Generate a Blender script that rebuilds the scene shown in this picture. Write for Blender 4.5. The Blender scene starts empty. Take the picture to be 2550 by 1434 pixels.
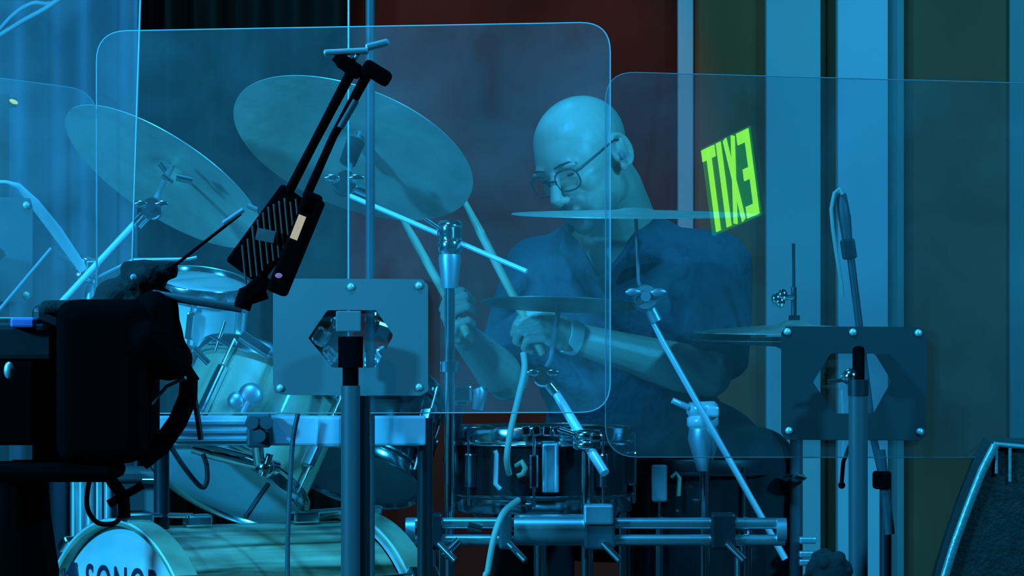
import bpy, bmesh, math, random
from mathutils import Vector, Matrix, Euler, Quaternion
random.seed(7)
C = bpy.context.scene.collection
SC = bpy.context.scene
R = math.radians

# ------------------------------------------------------------------ camera, world, lights, exposure
CAM = Vector((0.0, -9.0, 0.95))
F = 12245.0                        # focal length in pixels of the 2550 px wide frame
cam_d = bpy.data.cameras.new('camera'); cam = bpy.data.objects.new('camera', cam_d); C.objects.link(cam)
cam.location = CAM; cam.rotation_euler = (R(90), 0, 0)
cam_d.sensor_width = 36.0; cam_d.lens = 36.0 * F / 2550.0; cam_d.clip_end = 60
SC.camera = cam
SC.view_settings.view_transform = 'Standard'; SC.view_settings.look = 'None'
SC.view_settings.exposure = -0.22; SC.view_settings.gamma = 1.0; SC.view_settings.use_curve_mapping = False
w = bpy.data.worlds.new('hall_air'); SC.world = w; w.use_nodes = True
w.node_tree.nodes['Background'].inputs[0].default_value = (0.004, 0.03, 0.06, 1)
w.node_tree.nodes['Background'].inputs[1].default_value = 1.0

def lamp(name, kind, loc, target, energy, color, size=0.4, spot=60, blend=0.6):
    d = bpy.data.lights.new(name, kind); d.energy = energy; d.color = color
    if kind == 'AREA': d.shape = 'DISK'; d.size = size
    if kind == 'SPOT': d.spot_size = R(spot); d.spot_blend = blend; d.shadow_soft_size = size
    o = bpy.data.objects.new(name, d); C.objects.link(o); o.location = loc
    o.rotation_euler = (Vector(target) - Vector(loc)).to_track_quat('-Z', 'Y').to_euler()
    return o
BLUE = (0.022, 0.43, 1.0); CYAN = (0.022, 0.50, 1.0); DEEP = (0.03, 0.33, 1.0)
lamp('stage_wash_front', 'AREA', (-2.9, -3.1, 1.75), (0.0, -0.3, 1.0), 200, CYAN, 0.28)
lamp('stage_wash_high', 'AREA', (-0.9, -2.3, 3.9), (0.1, -0.2, 0.95), 150, BLUE, 0.5)
lamp('stage_wash_side', 'AREA', (2.6, -3.0, 2.5), (0.2, -0.1, 0.9), 130, CYAN, 0.35)
lamp('back_light', 'SPOT', (-0.5, 1.2, 3.8), (-0.1, -0.4, 0.9), 90, CYAN, 0.1, 60)
lamp('wall_wash', 'SPOT', (1.7, -0.1, 3.9), (1.45, 1.7, 0.95), 260, BLUE, 0.15, 44, 0.7)
lamp('curtain_wash', 'SPOT', (-2.0, 0.2, 3.9), (-1.45, 1.5, 1.0), 40, DEEP, 0.15, 36, 0.8)
lamp('follow_lamp', 'POINT', (-1.7, -2.9, 2.3), (0, 0, 1), 13, (0.55, 0.9, 0.78)).data.shadow_soft_size = 0.05
lamp('wall_red_fill', 'SPOT', (0.05, -0.2, 4.0), (0.01, 1.75, 1.2), 120, (1.0, 0.34, 0.10), 0.05, 16.5, 0.4)  # unseen warm spot added to bring out the red of the back wall

# ------------------------------------------------------------------ helpers
def SCL(Y): return (Y - CAM.y) / F
def P(px, py, Y):
    s = SCL(Y)
    return Vector(((px - 1275) * s, Y, CAM.z - (py - 717) * s))
def hit(px, py, p0, n):            # where the sight line meets a plane
    d = Vector(((px - 1275) / F, 1.0, -(py - 717) / F))
    t = (p0 - CAM).dot(n) / d.dot(n)
    return CAM + d * t

class MB:
    def __init__(s): s.bm = bmesh.new(); s.mi = 0
    def _f(s, vs, smooth=True):
        try: f = s.bm.faces.new(vs); f.smooth = smooth; f.material_index = s.mi; return f
        except ValueError: return None
    def box(s, c, size, rot=None, bev=0.0, taper=1.0):
        c = Vector(c); m = rot if rot is not None else Matrix.Identity(3)
        hx, hy, hz = size[0]/2, size[1]/2, size[2]/2
        t = bmesh.new(); bmesh.ops.create_cube(t, size=1.0)
        for v in t.verts:
            k = taper if v.co.z > 0 else 1.0
            v.co = Vector((v.co.x*2*hx*k, v.co.y*2*hy*k, v.co.z*2*hz))
        if bev > 0: bmesh.ops.bevel(t, geom=t.edges[:], offset=bev, segments=2, affect='EDGES', profile=0.5)
        s._merge(t, lambda v: c + m @ v, False); return s
    def _merge(s, t, fn, smooth):
        mp = {}
        for v in t.verts: mp[v] = s.bm.verts.new(fn(v.co))
        for f in t.faces: s._f([mp[v] for v in f.verts], smooth)
        t.free()
    def ell(s, c, r, rot=None, seg=20, ring=12):
        c = Vector(c); m = rot if rot is not None else Matrix.Identity(3)
        if not hasattr(r, '__len__'): r = (r, r, r)
        t = bmesh.new(); bmesh.ops.create_uvsphere(t, u_segments=seg, v_segments=ring, radius=1.0)
        s._merge(t, lambda v: c + m @ Vector((v.x*r[0], v.y*r[1], v.z*r[2])), True); return s
    def tube(s, pts, rad, seg=12, cap=True, flat=1.0, closed=False, smooth=True):
        pts = [Vector(p) for p in pts]; n = len(pts)
        if not hasattr(rad, '__len__'): rad = [rad]*n
        tan = []
        for i in range(n):
            if closed: d = pts[(i+1) % n] - pts[i-1]
            else: d = pts[min(i+1, n-1)] - pts[max(i-1, 0)]
            tan.append(d.normalized())
        up = Vector((0, 0, 1)) if abs(tan[0].z) < 0.9 else Vector((0, 1, 0))
        u = tan[0].cross(up).normalized(); rings = []
        for i in range(n):
            u = (u - tan[i]*u.dot(tan[i])).normalized(); v = tan[i].cross(u)
            rings.append([s.bm.verts.new(pts[i] + (u*math.cos(a) + v*math.sin(a)*flat)*rad[i]) for a in [2*math.pi*k/seg for k in range(seg)]])
        for i in range(n if closed else n-1):
            a, b = rings[i], rings[(i+1) % n]
            for k in range(seg): s._f([a[k], a[(k+1) % seg], b[(k+1) % seg], b[k]], smooth)
        if cap and not closed: s._f(rings[0][::-1], False); s._f(rings[-1], False)
        return s
    def capsule(s, pts, rad, seg=14):
        s.tube(pts, rad, seg)
        for p, r in ((pts[0], rad[0]), (pts[-1], rad[-1])): s.ell(p, r*0.995, seg=seg, ring=10)
        return s
    def lathe(s, prof, M, seg=48, close=False):
        rings = []
        for r, z in prof:
            if r < 1e-6: rings.append([s.bm.verts.new(M @ Vector((0, 0, z)))])
            else: rings.append([s.bm.verts.new(M @ Vector((r*math.cos(a), r*math.sin(a), z))) for a in [2*math.pi*k/seg for k in range(seg)]])
        L = len(rings)
        for i in range(L if close else L-1):
            a, b = rings[i], rings[(i+1) % L]
            for k in range(seg):
                k2 = (k+1) % seg
                if len(a) == 1 and len(b) == 1: continue
                if len(a) == 1: s._f([a[0], b[k2], b[k]])
                elif len(b) == 1: s._f([a[k], a[k2], b[0]])
                else: s._f([a[k], a[k2], b[k2], b[k]])
        return s
    def prism(s, loop_a, loop_b):   # two matching loops closed into a solid
        a = [s.bm.verts.new(v) for v in loop_a]; b = [s.bm.verts.new(v) for v in loop_b]; n = len(a)
        s._f(a[::-1], False); s._f(b, False)
        for k in range(n): s._f([a[k], a[(k+1) % n], b[(k+1) % n], b[k]], False)
        return s
    def build(s, name, mat, parent=None, loc=None, fix=True):
        if fix: bmesh.ops.recalc_face_normals(s.bm, faces=s.bm.faces[:])
        base = parent_base(parent) if parent is not None else Vector(loc if loc is not None else (0, 0, 0))
        if base.length > 0:
            for v in s.bm.verts: v.co -= base
        for e in s.bm.edges:
            if len(e.link_faces) == 2 and e.calc_face_angle(0) > R(62): e.smooth = False
        me = bpy.data.meshes.new(name); s.bm.to_mesh(me); s.bm.free()
        for m in (mat if isinstance(mat, (list, tuple)) else [mat]): me.materials.append(m)
        o = bpy.data.objects.new(name, me); C.objects.link(o)
        if parent is not None: o.parent = parent
        else: o.location = base
        return o
def parent_base(o):                # every root is only moved, never turned, and its parts share its origin
    while o.parent is not None: o = o.parent
    return o.location.copy()
def tag(o, label=None, cat=None, group=None, kind=None):
    if label: o['label'] = label
    if cat: o['category'] = cat
    if group: o['group'] = group
    if kind: o['kind'] = kind
    return o
def thing(name, label, cat, loc, group=None):
    o = bpy.data.objects.new(name, None); C.objects.link(o); o.location = loc; o.empty_display_size = 0.05
    return tag(o, label, cat, group)
def frame(z, hint=(0, 0, 1)):      # 3x3 whose third column is z
    z = Vector(z).normalized(); h = Vector(hint)
    if abs(z.dot(h)) > 0.97: h = Vector((1, 0, 0))
    x = h.cross(z).normalized(); y = z.cross(x)
    return Matrix((x, y, z)).transposed()
def mat4(c, z, hint=(0, 0, 1)): return Matrix.Translation(Vector(c)) @ frame(z, hint).to_4x4()
def fuse(mb, voxel, it=4, fac=0.5): # union of overlapping solids into one continuous skin
    me = bpy.data.meshes.new('tmp'); bmesh.ops.recalc_face_normals(mb.bm, faces=mb.bm.faces[:]); mb.bm.to_mesh(me); mb.bm.free()
    o = bpy.data.objects.new('tmp', me); C.objects.link(o)
    m = o.modifiers.new('r', 'REMESH'); m.mode = 'VOXEL'; m.voxel_size = voxel; m.use_smooth_shade = True
    m = o.modifiers.new('s', 'SMOOTH'); m.factor = fac; m.iterations = it
    dg = bpy.context.evaluated_depsgraph_get(); dg.update()
    out = bpy.data.meshes.new_from_object(o.evaluated_get(dg))
    bpy.data.objects.remove(o); bpy.data.meshes.remove(me)
    r = MB(); r.bm.from_mesh(out); bpy.data.meshes.remove(out)
    for f in r.bm.faces: f.smooth = True
    return r
def text_mb(body, size, M, extrude=0.001, shear=0.0, bold=0.0):
    cu = bpy.data.curves.new('t', 'FONT'); cu.body = body; cu.size = size; cu.extrude = extrude; cu.align_x = 'CENTER'; cu.offset = bold; cu.space_character = 1.22
    o = bpy.data.objects.new('t', cu); C.objects.link(o)
    dg = bpy.context.evaluated_depsgraph_get(); dg.update()
    me = bpy.data.meshes.new_from_object(o.evaluated_get(dg))
    bpy.data.objects.remove(o); bpy.data.curves.remove(cu)
    r = MB(); r.bm.from_mesh(me); bpy.data.meshes.remove(me)
    for v in r.bm.verts: v.co = M @ v.co
    return r

# ------------------------------------------------------------------ materials
def mat(name, col, rough=0.5, metal=0.0, bump=0.0, bscale=60, var=0.0, vscale=8, spec=0.5, coat=0.0):
    m = bpy.data.materials.new(name); m.use_nodes = True; nt = m.node_tree; b = nt.nodes['Principled BSDF']
    b.inputs['Base Color'].default_value = (*col, 1); b.inputs['Roughness'].default_value = rough
    b.inputs['Metallic'].default_value = metal; b.inputs['Specular IOR Level'].default_value = spec
    b.inputs['Coat Weight'].default_value = coat
    tc = nt.nodes.new('ShaderNodeTexCoord')
    if var > 0:
        n = nt.nodes.new('ShaderNodeTexNoise'); n.inputs['Scale'].default_value = vscale; n.inputs['Detail'].default_value = 5
        nt.links.new(tc.outputs['Object'], n.inputs['Vector'])
        r = nt.nodes.new('ShaderNodeValToRGB'); r.color_ramp.elements[0].position = 0.3; r.color_ramp.elements[1].position = 0.7
        r.color_ramp.elements[0].color = (*[c*(1-var) for c in col], 1); r.color_ramp.elements[1].color = (*[min(1, c*(1+var)) for c in col], 1)
        nt.links.new(n.outputs['Fac'], r.inputs['Fac']); nt.links.new(r.outputs['Color'], b.inputs['Base Color'])
    if bump > 0:
        n2 = nt.nodes.new('ShaderNodeTexNoise'); n2.inputs['Scale'].default_value = bscale; n2.inputs['Detail'].default_value = 4
        nt.links.new(tc.outputs['Object'], n2.inputs['Vector'])
        bp = nt.nodes.new('ShaderNodeBump'); bp.inputs['Strength'].default_value = bump; bp.inputs['Distance'].default_value = 0.004
        nt.links.new(n2.outputs['Fac'], bp.inputs['Height']); nt.links.new(bp.outputs['Normal'], b.inputs['Normal'])
    return m
def wood(name, c1, c2, scale=(3, 40, 40), rough=0.35):
    m = mat(name, c1, rough, coat=0.3); nt = m.node_tree; b = nt.nodes['Principled BSDF']
    tc = nt.nodes.new('ShaderNodeTexCoord'); mp = nt.nodes.new('ShaderNodeMapping'); mp.inputs['Scale'].default_value = scale
    n = nt.nodes.new('ShaderNodeTexNoise'); n.inputs['Scale'].default_value = 1.0; n.inputs['Detail'].default_value = 6; n.inputs['Distortion'].default_value = 0.6
    r = nt.nodes.new('ShaderNodeValToRGB'); r.color_ramp.elements[0].position = 0.36; r.color_ramp.elements[1].position = 0.62
    r.color_ramp.elements[0].color = (*c1, 1); r.color_ramp.elements[1].color = (*c2, 1)
    nt.links.new(tc.outputs['Object'], mp.inputs['Vector']); nt.links.new(mp.outputs['Vector'], n.inputs['Vector'])
    nt.links.new(n.outputs['Fac'], r.inputs['Fac']); nt.links.new(r.outputs['Color'], b.inputs['Base Color'])
    return m
def emit(name, col, k):
    m = bpy.data.materials.new(name); m.use_nodes = True; b = m.node_tree.nodes['Principled BSDF']
    b.inputs['Base Color'].default_value = (0.01, 0.02, 0.01, 1)
    b.inputs['Emission Color'].default_value = (*col, 1); b.inputs['Emission Strength'].default_value = k
    return m
def acrylic(name, dust, refl, tint=(0.93, 0.97, 1.0)):  # clear sheet: lets light through, mirrors a little, dusty
    m = bpy.data.materials.new(name); m.use_nodes = True; nt = m.node_tree; nt.nodes.clear()
    out = nt.nodes.new('ShaderNodeOutputMaterial'); tr = nt.nodes.new('ShaderNodeBsdfTransparent'); tr.inputs[0].default_value = (*tint, 1)
    gl = nt.nodes.new('ShaderNodeBsdfGlossy'); gl.inputs['Roughness'].default_value = 0.0; gl.inputs[0].default_value = (1, 1, 1, 1)
    df = nt.nodes.new('ShaderNodeBsdfDiffuse'); df.inputs[0].default_value = (0.8, 0.8, 0.8, 1)
    tc = nt.nodes.new('ShaderNodeTexCoord'); n = nt.nodes.new('ShaderNodeTexNoise'); n.inputs['Scale'].default_value = 7; n.inputs['Detail'].default_value = 5; n.inputs['Distortion'].default_value = 0.5
    nt.links.new(tc.outputs['Object'], n.inputs['Vector'])
    mr = nt.nodes.new('ShaderNodeMapRange'); mr.inputs['From Min'].default_value = 0.3; mr.inputs['From Max'].default_value = 0.75
    mr.inputs['To Min'].default_value = dust*0.6; mr.inputs['To Max'].default_value = dust*1.45
    nt.links.new(n.outputs['Fac'], mr.inputs['Value'])
    m1 = nt.nodes.new('ShaderNodeMixShader'); m1.inputs[0].default_value = refl
    nt.links.new(tr.outputs[0], m1.inputs[1]); nt.links.new(gl.outputs[0], m1.inputs[2])
    m2 = nt.nodes.new('ShaderNodeMixShader'); nt.links.new(mr.outputs['Result'], m2.inputs[0])
    nt.links.new((m1 if refl > 0 else tr).outputs[0], m2.inputs[1]); nt.links.new(df.outputs[0], m2.inputs[2])
    nt.links.new(m2.outputs[0], out.inputs[0])
    return m
M = {}
M['chrome'] = mat('chrome', (0.85, 0.86, 0.88), 0.16, 1.0)
M['bright'] = mat('bright_plated_tube', (0.95, 0.95, 0.95), 0.25, 0.15)
M['chrome_soft'] = mat('brushed_chrome', (0.88, 0.9, 0.92), 0.27, 0.9)
M['chrome_satin'] = mat('chrome_satin', (0.7, 0.72, 0.75), 0.4, 0.75)
M['black'] = mat('black_plastic', (0.003, 0.003, 0.0035), 0.7, spec=0.0)
M['black_metal'] = mat('black_metal', (0.03, 0.03, 0.035), 0.4, 0.3)
M['pole'] = mat('painted_pole', (0.085, 0.09, 0.10), 0.5, 0.1)
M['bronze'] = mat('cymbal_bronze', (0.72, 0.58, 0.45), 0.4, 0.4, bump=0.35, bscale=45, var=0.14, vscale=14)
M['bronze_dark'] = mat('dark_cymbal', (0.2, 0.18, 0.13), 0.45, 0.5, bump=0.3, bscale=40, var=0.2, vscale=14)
M['head'] = mat('drum_head', (0.78, 0.78, 0.8), 0.4, var=0.08, vscale=9)
M['head_clear'] = mat('clear_head', (0.30, 0.36, 0.42), 0.28, var=0.15, vscale=7)
M['wood'] = wood('pale_wood_veneer', (0.38, 0.26, 0.14), (0.72, 0.58, 0.38), (26, 26, 3.5))
M['wood_kick'] = wood('grained_wood_veneer', (0.10, 0.07, 0.035), (0.72, 0.6, 0.4), (30, 30, 2.2))
M['hoop_wood'] = mat('hoop_wood', (0.42, 0.36, 0.24), 0.4, var=0.2, vscale=20)
M['white'] = mat('white_plastic', (0.8, 0.8, 0.78), 0.4)
M['shell_black'] = mat('black_shell', (0.022, 0.022, 0.024), 0.25, coat=0.4)
M['ink'] = mat('dark_print', (0.02, 0.03, 0.06), 0.5)
M['stick'] = wood('hickory', (0.6, 0.47, 0.28), (0.75, 0.62, 0.4), (10, 10, 10), 0.5)
M['plate'] = mat('lit_toned_plate', (0.17, 0.17, 0.17), 0.55, var=0.06, vscale=5)  # black plates made grey, the stage light on them put into the colour
M['plate_black'] = mat('black_plate', (0.030, 0.030, 0.032), 0.5, var=0.06, vscale=5)
M['screw'] = mat('steel_screw', (0.75, 0.72, 0.66), 0.35, 0.4)
M['edge'] = mat('polished_edge', (0.5, 0.5, 0.52), 0.4)
M['edge_thin'] = mat('dull_edge', (0.22, 0.22, 0.23), 0.4)
M['cable'] = mat('pale_cable', (0.55, 0.5, 0.4), 0.5)
M['cable_black'] = mat('black_cable', (0.015, 0.015, 0.018), 0.5)
M['rail'] = mat('aluminium_rail', (0.62, 0.6, 0.66), 0.4, 0.0, var=0.08, vscale=12)
M['skin'] = mat('skin', (0.66, 0.50, 0.385), 0.4, bump=0.12, bscale=90, var=0.06, vscale=25)
M['shirt'] = mat('navy_shirt', (0.055, 0.088, 0.115), 0.75, bump=1.0, bscale=11, var=0.3, vscale=8)
for nd in M['shirt'].node_tree.nodes:
    if nd.type == 'BUMP': nd.inputs['Distance'].default_value = 0.03
M['trousers'] = mat('black_trousers', (0.012, 0.012, 0.014), 0.85)
M['band'] = mat('pale_wristband', (0.85, 0.95, 0.78), 0.6)
M['hairline'] = mat('eyebrow_hair', (0.06, 0.045, 0.035), 0.7)
M['glasses'] = mat('glasses_frame', (0.03, 0.028, 0.028), 0.35)
M['foam'] = mat('dark_foam', (0.008, 0.009, 0.010), 0.9, bump=0.8, bscale=120)
M['carpet'] = mat('speckled_carpet', (0.02, 0.017, 0.014), 0.9, bump=0.9, bscale=150, var=0.6, vscale=60)
M['silver'] = mat('silver_trim', (0.4, 0.42, 0.42), 0.4, 0.5, bump=0.4, bscale=120)
M['box'] = mat('teal_grey_case', (0.14, 0.16, 0.16), 0.6)
M['fin'] = mat('dull_fin', (0.13, 0.13, 0.12), 0.6)
M['label'] = mat('paper_label', (0.32, 0.34, 0.36), 0.6)

# ------------------------------------------------------------------ the setting
WY = 1.75
def strip(name, x0, x1, Y, thick, m, z0=0.0, z1=4.5):
    a = P(x0, 0, Y).x; b = P(x1, 0, Y).x
    o = MB().box(((a+b)/2, Y+thick/2, (z0+z1)/2), (b-a, thick, z1-z0), bev=0.003).build(name, m)
    return tag(o, kind='structure')
m_floor = mat('stage_floor', (0.03, 0.028, 0.026), 0.6, var=0.2)
m_hall = mat('dark_hall_paint', (0.03, 0.03, 0.032), 0.9)
m_brown = mat('brown_red_wall', (0.12, 0.012, 0.006), 0.9, var=0.3, vscale=3, spec=0.05)
m_olive = mat('olive_wall_panel', (0.30, 0.062, 0.022), 0.85, var=0.15, vscale=3, spec=0.1)
m_teal = mat('grey_wall_panel', (0.25, 0.07, 0.035), 0.85, var=0.15, vscale=3, spec=0.1)
m_pale = mat('pale_pilaster', (0.45, 0.38, 0.37), 0.8, var=0.04, vscale=3)
m_pale2 = mat('pale_grey_pilaster', (0.36, 0.30, 0.27), 0.8, var=0.04, vscale=3)
m_mid = mat('shaded_side_and_grey_strip', (0.17, 0.17, 0.15), 0.8, var=0.04, vscale=3)
for nm, c, sz, m in (('floor', (0, -4.5, -0.05), (9, 14, 0.1), m_floor), ('ceiling', (0, -4.5, 4.55), (9, 14, 0.1), m_hall),
                     ('wall_left', (-4.55, -4.5, 2.25), (0.1, 14, 4.6), m_hall), ('wall_right', (4.55, -4.5, 2.25), (0.1, 14, 4.6), m_hall),
                     ('wall_front', (0, -11.55, 2.25), (9, 0.1, 4.6), m_hall), ('wall_back', (0, WY+0.09, 2.25), (9, 0.1, 4.6), m_brown)):
    tag(MB().box(c, sz).build(nm, m), kind='structure')
strip('trim_1', 1688, 1727, WY-0.02, 0.05, m_pale2)
strip('trim_2', 1727, 1908, WY, 0.03, m_olive)
strip('trim_3', 1908, 2044, WY-0.05, 0.08, m_pale2)
strip('trim_4', 2044, 2086, WY, 0.03, m_teal)
strip('trim_5', 2086, 2212, WY-0.06, 0.09, m_pale)
strip('trim_6', 2212, 2252, WY-0.03, 0.06, m_mid)  # shaded side of the pale column, its shade put into a darker board
strip('trim_7', 2252, 2514, WY, 0.03, m_teal)
strip('trim_8', 2514, 2900, WY-0.02, 0.05, m_mid)
# hanging curtain on the left, in folds
m_curt = mat('blue_grey_drape', (0.16, 0.15, 0.2), 0.9, var=0.15, vscale=4)
def drape(name, x0, x1, Y, label, fold, amp, m):
    mb = MB(); n = 120; a = P(x0, 0, Y).x; b = P(x1, 0, Y).x; top = []; bot = []
    for k in range(n+1):
        t = k/n; x = a + (b-a)*t
        y = Y + amp*math.sin(t*fold*2*math.pi) + amp*0.4*math.sin(t*fold*5.1+1)
        top.append(mb.bm.verts.new((x, y, 4.45))); bot.append(mb.bm.verts.new((x, y*1.0+0.01*math.sin(t*30), 0.02)))
    for k in range(n): mb._f([bot[k], bot[k+1], top[k+1], top[k]])
    o = mb.build(name, m, fix=False); md = o.modifiers.new('t', 'SOLIDIFY'); md.thickness = 0.004
    return tag(o, label, 'curtain')
drape('stage_curtain', -700, 338, 1.45, 'blue lit stage curtain in soft folds behind the leftmost clear panel', 6.5, 0.05, m_curt)
drape('backdrop_curtain', 344, 868, 1.6, 'very dark curtain behind the tilted cymbals, between the blue curtain and the brown wall', 5, 0.03, mat('black_drape', (0.022, 0.014, 0.010), 0.95, spec=0.05))

# ------------------------------------------------------------------ clear shield panels
def rounded(q, r, n=8):
    out = []; L = len(q); q = [Vector(p) for p in q]
    for i in range(L):
        p, a, b = q[i], q[i-1], q[(i+1) % L]; rr = r[i]
        if rr <= 0: out.append(p); continue
        s = p + (a-p).normalized()*rr; e = p + (b-p).normalized()*rr
        for k in range(n+1):
            t = k/n; out.append((1-t)**2*s + 2*t*(1-t)*p + t*t*e)
    return out
def panel(name, label, quad, rad, p0, nrm, dust, refl, edge_r, edge_m, group=None):
    p0 = Vector(p0); nrm = Vector(nrm).normalized()          # nrm looks at the audience
    out = [hit(p.x, p.y, p0, nrm) for p in rounded(quad, rad)]
    c = sum(out, Vector())/len(out)
    root = thing(name, label, 'panel', (c.x, c.y, 0), 'clear acrylic panels of the drum shield')
    th = 0.005
    mb = MB(); a = [mb.bm.verts.new(v) for v in out]; b = [mb.bm.verts.new(v - nrm*th) for v in out]; n = len(a)
    mb.mi = 0; f = mb._f(a, False); f.normal_update()
    if f.normal.dot(nrm) < 0: f.normal_flip()
    mb.mi = 1; f = mb._f(b[::-1], False)
    for k in range(n): mb._f([a[k], a[(k+1) % n], b[(k+1) % n], b[k]], False)
    pane = mb.build('pane', [acrylic(name+'_front', dust, refl), acrylic(name+'_back', 0.004, 0.0)], root, fix=False)
    MB().tube([v - nrm*th*0.5 for v in out], edge_r, 6, closed=True).build('polished_edge', edge_m, root)
    return root
AL = R(5.15)
NC = Vector((0, -math.cos(AL), math.sin(AL))); PC0 = P(2100, 655, -0.98)
panelB = panel('shield_panel', 'large clear acrylic panel before the bald drummer, rounded corners, bolted to the lit-toned plate',
      [(240, 78), (1520, 55), (1520, 1027), (240, 1030)], [75, 75, 75, 75], P(880, 540, -1.02), (0.02, -1, 0), 0.08, 0.03, 0.0011, M['edge'])
panelC = panel('shield_panel', 'clear acrylic panel mirroring a green exit sign, bolted to the black plate',
      [(1508, 178), (2745, 212), (2745, 1139), (1508, 1138)], [75, 75, 75, 80], PC0, NC, 0.035, 0.22, 0.0009, M['edge_thin'])
panelD = panel('shield_panel', 'dusty clear panel by the blue curtain, cut by the frame edge, lit-toned plate on it',
      [(-700, 105), (243, 226), (243, 1180), (-700, 1230)], [75, 75, 75, 75], P(240, 540, -1.06), (0.42, -1, 0), 0.10, 0.03, 0.0012, M['edge_thin'])
panelA = panel('shield_panel', 'tall square-cornered clear panel in front of the blue curtain, bright upright edge',
      [(-700, -420), (362, -420), (325, 792), (-700, 792)], [0, 0, 0, 0], P(330, 400, -1.2), (0.05, -1, 0), 0.10, 0.03, 0.0022, M['edge'])
wires = MB()
for px in (-500, 200):
    t = P(px, -420, -1.2); wires.tube([t, Vector((t.x, t.y, 4.5))], 0.0015, 6)
wires.build('hanging_wire', M['black_metal'], panelA)

def plate(panel_root, cx, cy, wpx, hpx, p0, nrm, m, hexa, screws, off=0.006):
    p0 = Vector(p0) + Vector(nrm).normalized()*off; nrm = Vector(nrm).normalized()
    q = [(cx-wpx/2, cy-hpx/2), (cx+wpx/2, cy-hpx/2+2), (cx+wpx/2, cy+hpx/2), (cx-wpx/2, cy+hpx/2-2)]
    outer = rounded(q, [18]*4, 5); inner = [Vector(v) for v in hexa]
    N = 72
    def sample(poly, cxy):
        res = []
        for k in range(N):
            a = 2*math.pi*k/N; d = Vector((math.cos(a), math.sin(a))); best = None
            for i in range(len(poly)):
                p, e = poly[i], poly[(i+1) % len(poly)]-poly[i]
                den = d.x*e.y-d.y*e.x
                if abs(den) < 1e-9: continue
                w_ = p-cxy; t = (w_.x*e.y-w_.y*e.x)/den; u = (w_.x*d.y-w_.y*d.x)/den
                if t > 0 and -1e-6 <= u <= 1+1e-6 and (best is None or t < best): best = t
            res.append(cxy+d*best)
        return res
    hc = sum(inner, Vector((0, 0)))/len(inner)
    so, si = sample(outer, hc), sample(inner, hc)
    mb = MB(); th = 0.008; L = []
    for ring, dz in ((so, 0), (si, 0), (si, th), (so, th)):
        L.append([mb.bm.verts.new(hit(v.x, v.y, p0, nrm) + nrm*dz) for v in ring])
    for i in range(4):
        a, b = L[i], L[(i+1) % 4]
        for k in range(N): mb._f([a[k], a[(k+1) % N], b[(k+1) % N], b[k]], False)
    pl = mb.build('mounting_plate', m, panel_root)
    for sx, sy in screws:
        c = hit(sx, sy, p0, nrm) + nrm*th
        MB().lathe([(0, 0.005), (0.0035, 0.0045), (0.0058, 0.002), (0.0062, 0), (0.0062, -0.002)], mat4(c, nrm), 14).build('screw', M['screw'], pl)
    return pl
pB0, nB = P(880, 540, -1.02), Vector((0.02, -1, 0))
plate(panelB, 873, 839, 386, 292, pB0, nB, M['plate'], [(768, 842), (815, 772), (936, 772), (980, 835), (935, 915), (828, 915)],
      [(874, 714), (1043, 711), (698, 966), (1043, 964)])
plate(panelC, 2125, 955, 360, 284, PC0, NC, M['plate_black'], [(2024, 952), (2068, 880), (2178, 880), (2220, 948), (2174, 1030), (2076, 1030)],
      [(1960, 827), (2123, 828), (2286, 830), (1964, 1073), (2290, 1076)])
pD0, nD = P(240, 540, -1.06), Vector((0.42, -1, 0))
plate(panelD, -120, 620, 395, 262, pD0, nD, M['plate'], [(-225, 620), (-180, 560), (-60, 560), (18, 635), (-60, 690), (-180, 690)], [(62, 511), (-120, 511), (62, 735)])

# stands that hold the panels
def tripod(root, c, mt, spread=0.28, h=0.3, r=0.009, a0=0.5):
    for k in range(3):
        a = a0 + k*2*math.pi/3
        foot = Vector((c.x+spread*math.cos(a), c.y+spread*math.sin(a), 0.012))
        lg = MB().tube([Vector((c.x, c.y, h)), foot], r, 8).build('leg', mt, root)
        MB().ell(foot, (0.014, 0.014, 0.012), seg=10, ring=6).build('rubber_foot', M['black'], lg)
def pstand(label, px, py_top, Y, rpx, clamp, cl_m):
    t = P(px, py_top, Y); r = rpx*SCL(Y)
    root = thing('panel_stand', label, 'stand', (t.x, t.y, 0), 'stands of the drum shield')
    MB().tube([(t.x, t.y, 0.02), t], r, 20).build('pole', M['pole'], root)
    cp = MB()
    for (y0, y1, rr) in clamp: cp.tube([P(px, y0, Y), P(px, y1, Y)], rr*SCL(Y), 16)
    cp.build('clamp', cl_m, root)
    tripod(root, t, M['black_metal'], 0.3, 0.25)
    return root
s1 = pstand('thick grey pole stand ending in a black clamp on the lit-toned plate', 873, 960, -1.09, 24, [(838, 915, 31), (912, 968, 20)], M['black'])
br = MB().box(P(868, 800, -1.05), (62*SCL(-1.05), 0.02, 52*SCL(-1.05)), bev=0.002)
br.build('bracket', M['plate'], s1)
MB().tube([P(905, 985, -1.07), Vector((P(905, 985, -1.07).x, -1.07, 0.02))], 17*SCL(-1.07), 14).build('inner_pole', M['shell_black'], s1)
s2 = pstand('thick grey pole stand seen through the black plate with the hexagonal hole', 2137, 975, -1.09, 24, [(945, 985, 26)], M['black_metal'])
MB().tube([P(2138, 950, -1.07), P(2138, 870, -1.03)], 15*SCL(-1.07), 12).build('bracket', M['black'], s2)
kn = MB().tube([P(2060, 950, -1.06), P(2115, 945, -1.06)], 5*SCL(-1), 8); kn.ell(P(2118, 938, -1.06), 0.014); kn.build('knob', M['chrome'], s2)
s3 = pstand('panel stand at the frame edge behind the camera', -90, 640, -1.2, 24, [(610, 660, 30)], M['black_metal'])
MB().tube([P(-90, 877, -1.2), P(128, 618, -1.2)], 0.003, 8).build('brace', M['label'], s3)

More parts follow.
